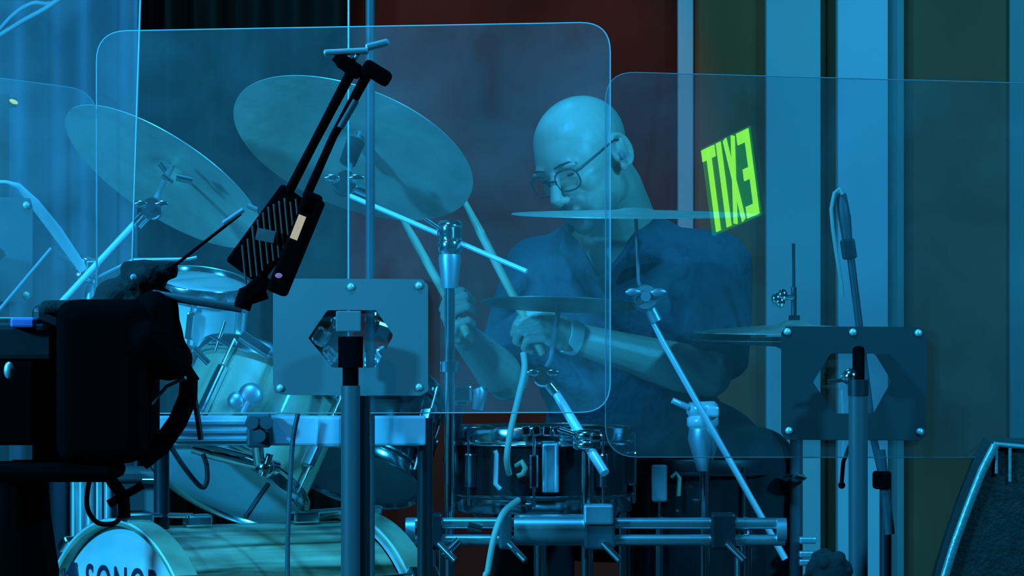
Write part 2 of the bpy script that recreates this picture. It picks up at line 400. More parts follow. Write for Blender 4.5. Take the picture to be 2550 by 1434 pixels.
# ------------------------------------------------------------------ exit sign hung in the hall, seen mirrored in the right panel
def mirror(p): return p - NC*2*((p-PC0).dot(NC))
Yv = 4.05; sv = SCL(Yv)
ul = P(1750, 375, Yv); Wv = Vector((101*sv, 0, 46*sv)); Hv = Vector((26*sv, 0, -207*sv))
wl = 1.55*abs(Hv.z)
wy = -math.sqrt(max(0.01, wl*wl - Wv.x**2 - Wv.z**2)); Wv.y = wy; Hv.y = -(Wv.x*Hv.x + Wv.z*Hv.z)/wy
q = [mirror(ul), mirror(ul+Wv), mirror(ul+Hv)]
Wr, Hr = q[1]-q[0], q[2]-q[0]
ex = (-Wr).normalized(); ez = (-Hr).normalized(); nz = ex.cross(ez)       # text reads along -W in the hall
cen = q[0] + Wr*0.5 + Hr*0.5
if nz.dot(PC0-cen) < 0: pass
face_n = ex.cross(ez)
sgn = thing('exit_sign', 'green glowing exit sign hung in the hall, mirrored in the right clear panel', 'sign', cen)
Ms = Matrix.Translation(cen) @ Matrix((ex, ez, face_n)).transposed().to_4x4()
hw, hh = Wr.length/2, Hr.length/2
bd = MB(); bd.box((0, 0, -0.03), (2*hw+0.07, 2*hh+0.06, 0.05), bev=0.004)
for v in bd.bm.verts: v.co = Ms @ v.co
bd.build('housing', M['black_metal'], sgn)
bf = MB().box((0, 0, 0.0), (2*hw+0.012, 2*hh+0.01, 0.004))
for v in bf.bm.verts: v.co = Ms @ v.co
bf.build('bloom_face', emit('letter_bloom', (0.0, 0.26, 0.012), 2.4), sgn)  # bloom around the letters painted as a dim green glow
g_let = emit('sign_letter', (0.24, 0.95, 0.02), 4.6)
lw = 2*hw/4
def bar(mb, x0, y0, x1, y1, t):
    d = Vector((x1-x0, y1-y0, 0)); a = math.atan2(d.y, d.x)
    mb.box(((x0+x1)/2, (y0+y1)/2, 0.0035), (d.length, t, 0.003), Matrix.Rotation(a, 3, 'Z'))
def letter(ch, cx, width):
    mb = MB(); a = width*0.42; t = 0.030*2*hh/0.22
    if ch == 'E':
        bar(mb, cx-a+t/2, -hh, cx-a+t/2, hh, t)
        for y in (-hh+t/2, 0, hh-t/2): bar(mb, cx-a, y, cx+a*(0.7 if y == 0 else 1), y, t)
    elif ch == 'X':
        bar(mb, cx-a+t/2, -hh, cx+a-t/2, hh, t*0.75); bar(mb, cx-a+t/2, hh, cx+a-t/2, -hh, t*0.75)
    elif ch == 'I': bar(mb, cx, -hh, cx, hh, t)
    elif ch == 'T':
        bar(mb, cx, -hh, cx, hh, t); bar(mb, cx-a, hh-t/2, cx+a, hh-t/2, t)
    for v in mb.bm.verts: v.co = Ms @ v.co
    mb.build('letter', g_let, sgn)
for ch, cx, wd in (('E', -0.76, 0.52), ('X', -0.18, 0.56), ('I', 0.27, 0.3), ('T', 0.73, 0.58)): letter(ch, cx*hw, wd*hw*1.12)
sr = MB()
for sx in (-hw*0.6, hw*0.6):
    t = Ms @ Vector((sx, hh+0.02, -0.03)); sr.tube([t, Vector((t.x, t.y, 4.5))], 0.006, 8)
sr.build('hanging_rod', M['black_metal'], sgn)

# ------------------------------------------------------------------ cymbals
def cymbal(name, label, px, py, Y, r, n, m, bell=0.17, lift=0.055, group=None):
    n = Vector(n).normalized(); c = P(px, py, Y); t = 0.0016
    prof = [(0.006, lift*r*2.6), (bell*r*0.55, lift*r*2.45), (bell*r*0.9, lift*r*1.75), (bell*r*1.1, lift*r*1.45)]
    for k in range(1, 9):
        u = k/8; rr = bell*r*1.1 + (r-bell*r*1.1)*u; prof.append((rr, lift*r*1.45*(1-u**1.25)))
    under = [(rr, z-t) for rr, z in reversed(prof)]
    mb = MB().lathe(prof+under, Matrix.Identity(4), 72, close=True)
    o = mb.build(name, m)
    o.matrix_world = mat4(c, n); return tag(o, label, 'cymbal', group)
def felt_stack(root, c, n, k=1.0):
    n = Vector(n).normalized()
    MB().lathe([(0, 0.0), (0.016*k, 0), (0.016*k, 0.012), (0, 0.012)], mat4(c - n*0.014, n), 16).build('felt_washer', M['foam'], root)
def tilter(root, c, boom_dir, k=1.0, m=None):
    m = m or M['chrome']; d = Vector(boom_dir).normalized(); mb = MB(); f = frame((0, -1, 0.1))
    mb.lathe([(0, -0.013*k), (0.016*k, -0.013*k), (0.018*k, -0.009*k), (0.018*k, 0.009*k), (0.016*k, 0.013*k), (0, 0.013*k)], mat4(c, (0, -1, 0.1)), 18)
    mb.lathe([(0, 0.014*k), (0.007*k, 0.014*k), (0.007*k, 0.022*k), (0, 0.022*k)], mat4(c, (0, -1, 0.1)), 10)
    mb.tube([c, c + d*0.035*k], 0.009*k, 10)
    hub = mb.build('tilter', m, root)
    w_ = MB()
    for s in (-1, 1): w_.ell(c + Vector((s*0.017*k, -0.022*k, 0.008*k)), (0.011*k, 0.003*k, 0.006*k), seg=10, ring=6)
    w_.build('wing_nut', m, hub)
def clamp_hub(root, c, axis, r, h, m=None, name='boom_clamp'):
    m = m or M['chrome']
    mb = MB().lathe([(0, -h), (r*0.8, -h), (r, -h*0.7), (r, -h*0.15), (r*0.86, 0), (r, h*0.2), (r, h*0.75), (r*0.8, h), (0, h)], mat4(c, axis), 22)
    mb.box(c + Vector((r*0.6, -r*0.9, h*0.3)), (r*0.8, r*0.8, h*0.8), bev=r*0.15)
    hub = mb.build(name, m, root)
    MB().tube([c + Vector((-r*0.9, -r*0.6, h*0.6)), c + Vector((-r*1.9, -r*0.8, h*1.1))], r*0.2, 8).build('wing_bolt', m, hub)
    return hub

# big tilted crash and its boom stand
n1 = Vector((0.302, 0.46, 0.83)).normalized()
cymbal('crash_cymbal', 'big pale crash cymbal, underside showing, beside the drummer\'s head', 879, 370, -0.35, 0.222, n1, M['bronze'])
def post(root, px, y0, Y, rpx, m, name='post', z1=0.02):
    t = P(px, y0, Y); return MB().tube([(t.x, t.y, z1), t], rpx*SCL(Y), 16).build(name, m, root)
t0 = P(1120, 600, -0.54)
st1 = thing('cymbal_stand', 'chrome boom stand holding the big pale crash cymbal', 'stand', (t0.x, t0.y, 0))
post(st1, 1120, 640, -0.54, 13, M['chrome'])
MB().tube([P(1120, 900, -0.54), P(1120, 925, -0.54)], 24*SCL(-.4), 16).build('collar', M['chrome'], st1)
clamp_hub(st1, P(1120, 592, -0.54), (0, 0, 1), 0.022, 0.030)
MB().lathe([(0.014, -0.05), (0.02, 0.0), (0.018, 0.012), (0, 0.014)], mat4(P(1120, 645, -0.54), (0, 0, 1)), 18).build('collar', M['chrome_satin'], st1)
MB().tube([P(872, 488, -0.44), P(1312, 676, -0.61)], 6.5*SCL(-.4), 10).build('boom_arm', M['bright'], st1)
c1 = P(879, 370, -0.35)
tl = c1 - n1*0.075 + Vector((0.01, 0, 0))
MB().tube([c1 + n1*0.06, tl], 0.0045, 8).build('threaded_rod', M['chrome_satin'], st1)
MB().lathe([(0, 0), (0.015, 0.0), (0.017, 0.045), (0, 0.045)], mat4(c1 - n1*0.03, n1), 14).build('felt_sleeve', M['foam'], st1)
tilter(st1, tl + Vector((0, -0.01, 0)), P(1312, 676, -0.44)-P(900, 500, -0.44), 1.25)
tripod(st1, t0, M['chrome'], 0.3, 0.28)
# left crash
n2 = Vector((0.49, 0.36, 0.79)).normalized()
cymbal('crash_cymbal', 'dim crash cymbal seen almost edge on behind two clear panels near the curtain', 408, 440, -0.32, 0.203, n2, M['bronze'])
t0 = P(225, 700, -0.42)
st2 = thing('cymbal_stand', 'chrome boom stand holding the dim crash cymbal, beside the blue curtain', 'stand', (t0.x, t0.y, 0))
post(st2, 225, 690, -0.42, 14, M['chrome_satin'])
clamp_hub(st2, P(212, 672, -0.42), (0.3, 0, 1), 0.024, 0.024)
MB().tube([P(150, 755, -0.45), P(380, 508, -0.45)], 8*SCL(-.4), 10).build('boom_arm', M['bright'], st2)
c2 = P(408, 440, -0.32)
MB().tube([c2+n2*0.05, P(385, 500, -0.44)], 0.005, 8).build('threaded_rod', M['chrome_satin'], st2)
tilter(st2, P(378, 520, -0.45), P(150, 755, 0)-P(380, 508, 0), 1.1)
for a, b, rr in (((400, 405), (415, 425), 9), ((440, 440), (480, 450), 10), ((405, 435), (430, 455), 7)):
    MB().tube([P(*a, -0.46), P(*b, -0.46)], rr*SCL(-.4), 8).build('wing_nut', M['chrome'], st2)
tripod(st2, t0, M['chrome'], 0.3, 0.28)
MB().tube([P(225, 700, -0.42), P(332, 646, -0.5), P(470, 645, -0.5), P(490, 640, -0.5)], 0.003, 8).build('thin_arm', M['chrome_satin'], st2)
arm = MB().tube([P(-60, 452, -0.62), P(15, 453, -0.6), P(45, 462, -0.58), P(85, 505, -0.55), P(140, 575, -0.5), P(205, 668, -0.44)],
                [0.003, 0.003, 0.005, 0.009, 0.0105, 0.0085], 12)
arm.build('curved_arm', M['white'], st2)
# ride
cymbal('ride_cymbal', 'wide ride cymbal seen edge on across the drummer\'s chin', 1582, 533, -0.30, 0.219, (0.004, -0.045, 1), M['bronze'], lift=0.02)
t0 = P(1755, 1040, -0.36)
st3 = thing('cymbal_stand', 'long chrome boom stand slanting in front of the drummer\'s forearm, under the ride cymbal', 'stand', (t0.x, t0.y, 0))
post(st3, 1755, 1090, -0.36, 13, M['chrome'])
clamp_hub(st3, P(1749, 1034, -0.36), (-0.05, 0, 1), 0.028, 0.024, M['bright'])
MB().lathe([(0.011, -0.055), (0.028, 0.0), (0.026, 0.02), (0, 0.02)], mat4(P(1752, 1095, -0.36), (0, 0, 1)), 18).build('collar', M['chrome_satin'], st3)
MB().tube([P(1603, 758, -0.40), P(1650, 850, -0.4), P(1955, 1392, -0.40)], [0.0035, 0.0055, 0.0062], 10).build('boom_arm', M['bright'], st3)
MB().tube([P(1606, 750, -0.38), P(1590, 700, -0.35), P(1583, 525, -0.30)], 0.0035, 8).build('threaded_rod', M['chrome_satin'], st3)
tilter(st3, P(1607, 742, -0.40), (0.3, 0, -0.6), 1.3, M['chrome_satin'])
tripod(st3, t0, M['chrome'], 0.3, 0.28, a0=0.9)
# splash
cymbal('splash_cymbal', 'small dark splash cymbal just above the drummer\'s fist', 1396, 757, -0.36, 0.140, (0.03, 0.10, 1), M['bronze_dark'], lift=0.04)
t0 = P(1460, 1095, -0.45)
st4 = thing('cymbal_stand', 'short chrome boom stand over the snare drum, under the small dark splash cymbal', 'stand', (t0.x, t0.y, 0))
post(st4, 1462, 1085, -0.56, 15, M['chrome'])
clamp_hub(st4, P(1462, 1096, -0.56), (0, 0, 1), 0.026, 0.018)
MB().tube([P(1352, 925, -0.5), P(1415, 1030, -0.52), P(1506, 1178, -0.60)], [0.006, 0.0085, 0.0085], 10).build('boom_arm', M['bright'], st4)
MB().tube([P(1355, 925, -0.5), P(1371, 895, -0.45), P(1392, 762, -0.36)], 0.0045, 8).build('threaded_rod', M['chrome_satin'], st4)
tilter(st4, P(1352, 938, -0.51), (0.4, 0, -0.5), 1.0)
tripod(st4, P(1462, 1095, -0.56), M['chrome'], 0.24, 0.25, a0=1.6)
# hi-hat
for yy, nn, nm in ((826, 1, 'upper'), (846, -1, 'lower')):
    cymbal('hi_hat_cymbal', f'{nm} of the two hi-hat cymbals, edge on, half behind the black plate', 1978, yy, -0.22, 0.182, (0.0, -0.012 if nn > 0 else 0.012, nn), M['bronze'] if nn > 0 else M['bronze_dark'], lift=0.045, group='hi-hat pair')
t0 = P(1985, 860, -0.22)
hh_ = thing('hi_hat_stand', 'upright hi-hat stand with thin pull rod before the pale pilaster', 'stand', (t0.x, t0.y, 0))
post(hh_, 1983, 880, -0.22, 16, M['pole'], 'lower_tube')
MB().tube([P(1976, 606, -0.22), P(1978, 890, -0.22)], 0.0028, 8).build('pull_rod', M['black_metal'], hh_)
MB().tube([P(1978, 785, -0.22), P(1978, 818, -0.22)], 14*SCL(-.2), 12).build('clutch', M['foam'], hh_)
cl = MB().tube([P(1977, 715, -0.22), P(1977, 785, -0.22)], 7*SCL(-.2), 10)
for dx, dy in ((-28, -4), (-44, 6), (-34, 14)): cl.ell(P(1977+dx, 738+dy, -0.235), (0.009, 0.006, 0.011), seg=10, ring=8)
cl.tube([P(1977, 740, -0.22), P(1930, 742, -0.235)], 0.005, 8); cl.build('clutch_wing', M['chrome'], hh_)
MB().lathe([(0, -0.006), (0.02, -0.006), (0.028, 0.0), (0.02, 0.007), (0, 0.007)], mat4(P(1972, 1190, -0.24), (0, 0, 1)), 18).build('collar', M['chrome'], hh_)
fb = MB()
for y in (1345, 1380, 1400): fb.box(P(2010, y, -0.26), (0.03, 0.03, 0.012), bev=0.003)
fb.build('height_clamp', M['chrome_satin'], hh_)
tripod(hh_, t0, M['chrome'], 0.28, 0.24)

# ------------------------------------------------------------------ drums
def drum(name, label, c_top, axis, r, L, shell_m, head_m, n_lug, a0=0.0, lug_m=None, hoop_m=None, hoop_h=0.026, low_head=None):
    """axis points from the top head towards the bottom head"""
    axis = Vector(axis).normalized(); lug_m = lug_m or M['chrome']; hoop_m = hoop_m or M['chrome']
    c_top = Vector(c_top); T = mat4(c_top, axis)
    root = thing(name, label, 'drum', c_top)
    sh = MB().lathe([(r, 0.004), (r, L-0.004), (r-0.006, L-0.004), (r-0.006, 0.004)], Matrix.Identity(4), 72, close=True)
    so = sh.build('shell', shell_m, None); so.parent = root; so.matrix_local = Matrix.Translation(-c_top+parent_base(root)) @ Matrix.Translation((0, 0, 0)) @ frame(axis).to_4x4()
    MB().lathe([(0, -0.001), (r*0.6, -0.0015), (r-0.004, -0.001), (r+0.002, 0.004), (r+0.003, 0.009)], T, 72).build('top_head', head_m, root)
    MB().lathe([(0, L+0.001), (r*0.6, L+0.0015), (r-0.004, L+0.001), (r+0.002, L-0.004), (r+0.003, L-0.009)], T, 72).build('bottom_head', low_head or head_m, root)
    for z0, s in ((0.0, 1), (L, -1)):
        p = [(r+0.004, z0-s*0.007), (r+0.007, z0-s*0.009), (r+0.009, z0-s*0.006), (r+0.007, z0+s*(hoop_h*0.5)), (r+0.013, z0+s*hoop_h*0.62), (r+0.013, z0+s*hoop_h*0.76), (r+0.004, z0+s*hoop_h*0.76)]
        MB().lathe(p, T, 72, close=True).build('hoop', hoop_m, root)
    f = frame(axis)
    for k in range(n_lug):
        a = a0 + 2*math.pi*k/n_lug
        d = f @ Vector((math.cos(a), math.sin(a), 0)); tdir = axis.cross(d)
        rot = Matrix((tdir, d, axis)).transposed()
        lg = MB().box(c_top + axis*L/2 + d*(r+0.008), (0.016, 0.018, L*0.46), rot, bev=0.004).build('lug', lug_m, root)
        MB().tube([c_top + axis*0.004 + d*(r+0.012), c_top + axis*(L-0.004) + d*(r+0.012)], 0.003, 8).build('tension_rod', M['chrome'], lg)
    return root
# snare
sn = P(1345, 1072, -0.36); Ls = (1258-1072)*SCL(-.36)
sd = drum('snare_drum', 'black snare drum with tall chrome lugs in front of the drummer', sn, (0, 0, -1), 0.153, Ls, M['shell_black'], M['head'], 8, R(4), hoop_h=0.03)
th = MB().box(P(1371, 1165, -0.53), (0.028, 0.02, 0.085), bev=0.003)
th.tube([P(1356, 1110, -0.54), P(1356, 1225, -0.54)], 0.004, 8); th.tube([P(1386, 1110, -0.54), P(1386, 1225, -0.54)], 0.004, 8)
th.build('strainer', M['chrome_satin'], sd)
hk = MB().tube([P(1232, 1122, -0.53), P(1236, 1130, -0.53), P(1234, 1205, -0.53), P(1246, 1218, -0.53)], 0.0042, 8); hk.build('throw_off_lever', M['white'], sd)
MB().tube([P(1286, 1160+0, -0.52), P(1300, 1150, -0.53), P(1308, 1165, -0.53), P(1302, 1180, -0.53), P(1288, 1186, -0.53)], 0.005, 8).build('butt_hook', M['hoop_wood'], sd)
for k in range(5): MB().box(P(1310+k*26, 1072, -0.53), (0.014, 0.012, 0.016), Matrix.Rotation(random.uniform(-.3, .3), 3, 'Y'), bev=0.002).build('hoop_clip', M['chrome'], sd)
for k in range(5): MB().box(P(1175+k*20, 1085+k*3, -0.46-k*0.01), (0.008, 0.01, 0.022), Matrix.Rotation(0.5, 3, 'Y'), bev=0.002).build('hoop_clip', M['chrome'], sd)
# snare stand basket
sst = thing('snare_stand', 'chrome snare stand under the black snare drum', 'stand', (sn.x, sn.y, 0))
MB().tube([(sn.x, sn.y, 0.02), (sn.x, sn.y, sn.z-Ls-0.05)], 0.012, 12).build('post', M['chrome'], sst)
for k in range(3):
    a = 0.4+k*2.094; d = Vector((math.cos(a), math.sin(a), 0))
    MB().tube([Vector((sn.x, sn.y, sn.z-Ls-0.06)), Vector((sn.x, sn.y, sn.z-Ls-0.022))+d*0.14, Vector((sn.x, sn.y, sn.z-Ls+0.012))+d*0.166], 0.006, 8).build('basket_arm', M['chrome'], sst)
tripod(sst, Vector((sn.x, sn.y, 0)), M['chrome'], 0.22, 0.2)
# black floor tom on the right
ft = P(1757, 1150, -0.12)
fd = drum('floor_tom', 'black floor tom beside the drummer\'s knee, right of the snare drum', ft, (0, 0, -1), 0.140, 0.34, M['shell_black'], M['head'], 6, R(-25), hoop_m=M['black_metal'])
lb = MB().box(P(1642, 1203, -0.27), (0.028, 0.02, 0.066), bev=0.004); lb.build('clear_bracket', M['bright'], fd)
MB().tube([P(1672, 1190, -0.27), P(1684, 1178, -0.27), P(1692, 1190, -0.27), P(1690, 1235, -0.27)], 0.004, 8).build('lug_hook', M['hoop_wood'], fd)
for k in range(3):
    a = 0.5+k*2.094; d = Vector((math.cos(a), math.sin(a), 0)); b = Vector((ft.x, ft.y, 0))+d*0.152
    MB().tube([b + Vector((0, 0, ft.z-0.2)), b + Vector((0, 0, 0.06)), b + d*0.03 + Vector((0, 0, 0.012))], 0.006, 8).build('leg', M['chrome'], fd)
# rack toms: bottoms turned to the audience
ax2 = Vector((-0.24, -0.52, -0.82)).normalized()
def tom(label, bx_, by_, Y, r, L, axis, shell, n, a0, low):
    b = P(bx_, by_, Y); return drum('rack_tom', label, b - axis.normalized()*L, axis, r, L, shell, M['head'], n, a0, low_head=low)
tm2 = tom('wood veneer rack tom, pale lower head tipped outward, behind the camera strap', 562, 1204, -0.62, 0.135, 0.205, Vector((-0.37, -0.40, -0.84)), M['wood'], 4, 1.35, M['head'])
tm3 = tom('rack tom with grey lower head tipped to the audience, behind the thick grey pole', 886, 1180, -0.40, 0.113, 0.17, Vector((-0.24, -0.42, -0.87)), M['shell_black'], 6, 0.1, M['head'])
tm1 = drum('rack_tom', 'rack tom with pale shell and blue-lit top, highest of the toms, behind the camera\'s rod', P(500, 705, -0.3), Vector((-0.12, 0.25, -0.96)), 0.078, 0.11, M['white'], M['head'], 5, 0.2)
for root, pts in ((tm2, [P(612, 905, -0.60), P(640, 985, -0.70), P(612, 1010, -0.72)]), ):
    k = MB()
    for (x, y, rr) in ((625, 985, 0.021), (590, 1000, 0.016)): k.lathe([(0, -0.012), (rr, -0.012), (rr, 0.008), (rr*0.6, 0.014), (0, 0.014)], mat4(P(x, y, -0.74), (0, -1, 0.2)), 18)
    k.tube([P(618, 1000, -0.75), P(604, 1030, -0.755)], 0.006, 8); k.build('mount_knob', M['chrome_satin'], root)
lug_x = MB()
for a, b, rr in (((525, 835), (570, 862), 5), ((560, 800), (536, 875), 4), ((600, 835), (668, 880), 15), ((485, 870), (520, 905), 8)):
    lug_x.tube([P(*a, -0.76), P(*b, -0.76)], rr*SCL(-.7), 10)
lug_x.build('suspension_mount', M['chrome'], tm2)
# bass drum
f_ = Vector((-0.82, -0.57, 0)).normalized(); bc = P(285, 1690, -0.86); br_ = 0.250
bd_ = thing('bass_drum', 'wood veneer bass drum with printed pale front head', 'drum', (bc.x, bc.y, 0))
ax = -f_; T = mat4(bc, ax)
so = MB().lathe([(br_, 0.05), (br_, 0.44), (br_-0.008, 0.44), (br_-0.008, 0.05)], Matrix.Identity(4), 96, close=True).build('shell', M['wood_kick'])
so.parent = bd_; so.matrix_local = Matrix.Translation(bc - bd_.location) @ frame(ax).to_4x4()
MB().lathe([(0, 0.012), (br_*0.9, 0.012), (br_+0.002, 0.02), (br_+0.003, 0.05)], T, 96).build('front_head', M['head'], bd_)
MB().lathe([(0, 0.478), (br_*0.9, 0.478), (br_+0.002, 0.47), (br_+0.003, 0.44)], T, 96).build('rear_head', M['head'], bd_)
for z0 in (0.0, 0.45):
    hp = MB().lathe([(br_+0.004, z0), (br_+0.016, z0), (br_+0.016, z0+0.042), (br_+0.004, z0+0.042)], T, 96, close=True).build('hoop', M['hoop_wood'], bd_)
    for zz in (z0+0.001, z0+0.041):
        MB().tube([T @ Vector(((br_+0.012)*math.cos(a), (br_+0.012)*math.sin(a), zz)) for a in [2*math.pi*k/96 for k in range(96)]], 0.0032, 6, closed=True).build('hoop_inlay', M['white'], hp)
ff = frame(ax)
for k in range(8):
    a = math.pi*2*k/8 + 0.13
    d = ff @ Vector((math.cos(a), math.sin(a), 0)); td = ax.cross(d); rot = Matrix((td, d, ax)).transposed()
    for z0, s in ((0.0, 1), (0.492, -1)):
        cw = MB().box(bc + ax*(z0+s*0.02) + d*(br_+0.022), (0.03, 0.016, 0.055), rot, bev=0.004)
        cw.tube([bc + ax*(z0+s*0.03) + d*(br_+0.024), bc + ax*(z0+s*0.13) + d*(br_+0.02)], 0.0045, 8)
        cw.box(bc + ax*(z0+s*0.14) + d*(br_+0.012), (0.018, 0.02, 0.05), rot, bev=0.004)
        cw.build('claw', M['chrome'], bd_)
for s in (-1, 1):
    d = Vector((0.57, -0.82, 0))*s
    b0 = bc + ax*0.12 + d*0.2 - Vector((0, 0, 0.15)); MB().tube([b0, Vector((b0.x, b0.y, 0)) + d*0.12 + f_*0.1 + Vector((0, 0, 0.008))], 0.008, 8).build('spur', M['chrome'], bd_)
# printed word and mark on the head
up = Vector((0, 0, 1)); rt = up.cross(f_).normalized()          # reading direction as seen from the front
if rt.x < 0: rt = -rt
def on_head(px, py): return hit(px, py, bc + ax*0.0105, f_)
Th = Matrix.Translation(on_head(303, 1496)) @ Matrix((rt*0.75, up, f_)).transposed().to_4x4()
text_mb('SONOR', 0.0815, Th, 0.0006, bold=0.0005).build('printed_word', M['ink'], bd_)
mk = MB(); c = on_head(182, 1442); mk.lathe([(0, 0.001), (0.017, 0.001), (0.018, 0)], Matrix.Translation(c) @ Matrix((rt, up*1.7, f_)).transposed().to_4x4(), 24)
mk.tube([on_head(158, 1408), on_head(164, 1480)], 0.003, 6); mk.build('printed_mark', M['ink'], bd_)

# ------------------------------------------------------------------ rack bars
rk = thing('drum_rack', 'shiny chrome rack tube running below the snare drum', 'rack', (P(1400, 0, -0.62).x, -0.62, 0))
RY = -0.62; rr_ = 27*SCL(RY)
for yy in (1302, 1344): MB().tube([P(1012, yy, RY), P(1955, yy+1, RY)], rr_*0.52, 24).build('crossbar', M['chrome_soft'], rk)
MB().tube([P(1280, 1318, RY), P(1456, 1318, RY)], rr_*1.4, 32).build('sleeve', M['chrome_soft'], rk)
for px in (1022, 1946):
    MB().tube([P(px-12, 1320, RY), P(px+12, 1320, RY)], rr_*1.12, 24).build('end_cap', M['chrome_satin'], rk)
for px, wpx, m in ((1085, 34, M['black_metal']), (1258, 32, M['pole']), (1492, 78, M['pole']), (1800, 62, M['black_metal'])):
    c = P(px, 1322, RY); cb = MB().box(c, (wpx*SCL(RY), 0.052, 0.062), bev=0.005).build('rack_clamp', m, rk)
    MB().tube([c + Vector((0.006, -0.03, -0.02)), c + Vector((0.034, -0.045, -0.048))], 0.006, 8).build('wing_bolt', M['chrome'], cb)
MB().box(P(1490, 1280, RY-0.01), (74*SCL(RY), 0.05, 0.034), bev=0.004).build('rack_clamp', M['chrome_satin'], rk)
for px in (1085, 1850):
    t = P(px, 1322, RY); MB().tube([(t.x, t.y+0.02, 0.01), (t.x, t.y+0.02, t.z)], 0.016, 16).build('upright', M['chrome'], rk)
for a, b in (((1105, 1385), (1145, 1345)), ((1165, 1310), (1200, 1318))): MB().tube([P(*a, RY-0.03), P(*b, RY-0.03)], 0.008, 10).build('wing_bolt', M['chrome'], rk)
rail = thing('rack_rail', 'flat pale metal rail with clamps crossing in front of the toms', 'rail', (P(740, 0, -0.86).x, -0.86, 0))
MB().box((P(700, 1072, -0.86)), ((1060-340)*SCL(-.86), 0.03, 74*SCL(-.86)), bev=0.004).build('bar', M['rail'], rail)
for y in (1052, 1074, 1094): MB().box(P(520, y, -0.88), (190*SCL(-.88), 0.012, 9*SCL(-.88)), bev=0.001).build('ridge', M['chrome_satin'], rail)
MB().box(P(818, 1074, -0.885), (70*SCL(-.88), 0.02, 78*SCL(-.88)), bev=0.006).build('end_block', M['rail'], rail)
ck = MB().box(P(645, 1072, -0.885), (58*SCL(-.88), 0.03, 84*SCL(-.88)), bev=0.004)
for x, y in ((628, 1052), (664, 1052), (646, 1085)): ck.lathe([(0, 0), (0.011, 0), (0.011, 0.012), (0, 0.012)], mat4(P(x, y, -0.90), (0, -1, 0)), 14)
ck.build('clamp', M['pole'], rail)
for px in (400, 1058):
    t = P(px, 1072, -0.86); MB().tube([(t.x, t.y+0.02, 0.01), (t.x, t.y+0.02, t.z+0.02)], 0.013, 14).build('upright', M['black_metal'], rail)
# tom arm joining rail and toms
ta = thing('drum_mount', 'chrome ball joint arm below the flat rail between the toms', 'arm', P(600, 1130, -0.8))
MB().tube([P(480, 1112, -0.84), P(540, 1128, -0.84), P(640, 1152, -0.82), P(690, 1165, -0.80)], [0.011, 0.013, 0.012, 0.012], 12).build('rod', M['chrome'], ta)
kb = MB().ell(P(660, 1165, -0.83), 0.017); kb.tube([P(672, 1130, -0.84), P(655, 1185, -0.84)], 0.006, 8); kb.build('ball_clamp', M['chrome'], ta)
MB().tube([P(640, 1100, -0.86), P(646, 1155, -0.83)], 0.01, 10).build('rod', M['chrome'], ta)
# black rods and hanging cables before the left tom
def cable(name, label, pts, r, m, cat='cable', group=None):
    pts = [Vector(p) for p in pts]; out = []
    for i in range(len(pts)-1):
        p0, p1, p2, p3 = pts[max(i-1, 0)], pts[i], pts[i+1], pts[min(i+2, len(pts)-1)]
        for k in range(6):
            t = k/6; out.append(0.5*((2*p1)+(p2-p0)*t+(2*p0-5*p1+4*p2-p3)*t*t+(3*p1-p0-3*p2+p3)*t**3))
    out.append(pts[-1])
    o = MB().tube([p-pts[0] for p in out], r, 8).build(name, m); o.location = pts[0]
    return tag(o, label, cat, group)
cable('microphone_cable', 'pale cable hanging from the splash stand down over the snare drum',
      [P(1303, 878, -0.56), P(1306, 920, -0.57), P(1292, 985, -0.59), P(1272, 1070, -0.60), P(1262, 1140, -0.6), P(1268, 1180, -0.58)], 0.0055, M['cable'])
cable('microphone_cable', 'pale cable curving over the chrome rack tube to the floor',
      [P(1290, 1245, -0.60), P(1255, 1275, -0.66), P(1232, 1330, -0.69), P(1215, 1420, -0.69), P(1205, 1500, -0.69), Vector((-0.06, -0.7, 0.01))], 0.0055, M['cable'])
cable('dark_cable', 'thin dark cable hanging straight past the rail to the bass drum', [P(742, 1030, -0.93), P(728, 1110, -0.93), P(718, 1300, -0.93), P(716, 1460, -0.93), Vector((P(716, 0, -0.93).x, -0.93, 0.01))], 0.004, M['pole'])
cable('dark_cable', 'dark cable slanting across the pale tom head under the camera strap', [P(425, 1112, -0.92), P(460, 1165, -0.92), P(500, 1212, -0.90), P(515, 1200, -0.9), P(515, 1160, -0.9), P(505, 1130, -0.9)], 0.0042, M['cable_black'])
cable('dark_cable', 'thin black rod from the ball joint to the bass drum rim', [P(668, 1205, -0.84), P(640, 1245, -0.86), P(612, 1288, -0.88)], 0.0042, M['cable_black'])

# ------------------------------------------------------------------ pipes, boxes and an LED reflection in the background
for px, wpx, lab, m in ((868, 2.6, 'thinner of two upright pipes crossing before the big crash cymbal', M['chrome_satin']), (922, 11.5, 'thicker of two upright pipes crossing before the big crash cymbal', M['pole'])):
    t = P(px, 0, -0.93); tag(MB().tube([(0, 0, 0), (0, 0, 4.49)], wpx*SCL(-0.93), 14).build('upright_pipe', m, None, None), lab, 'pipe').location = (t.x, t.y, 0)
cs = thing('equipment_case', 'grey equipment case beside the rack toms, above the bass drum', 'case', (P(365, 0, 0.1).x, 0.1, 0))
zc = P(365, 1180, 0.1).z
MB().box((P(352, 0, 0.1).x, 0.1, zc/2), (110*SCL(0.1), 0.25, zc), bev=0.008).build('body', M['box'], cs)
MB().box((P(352, 0, 0.1).x, 0.1, zc), (118*SCL(0.1), 0.26, 0.02), bev=0.005).build('lid', M['box'], cs)
MB().tube([P(355, 1197, -0.03), P(385, 1197, -0.03)], 0.006, 8).build('latch', M['chrome'], cs)
tl_ = thing('percussion_stand', 'chrome legs of a percussion stand above the bass drum', 'stand', (P(230, 0, -0.1).x, -0.1, 0))
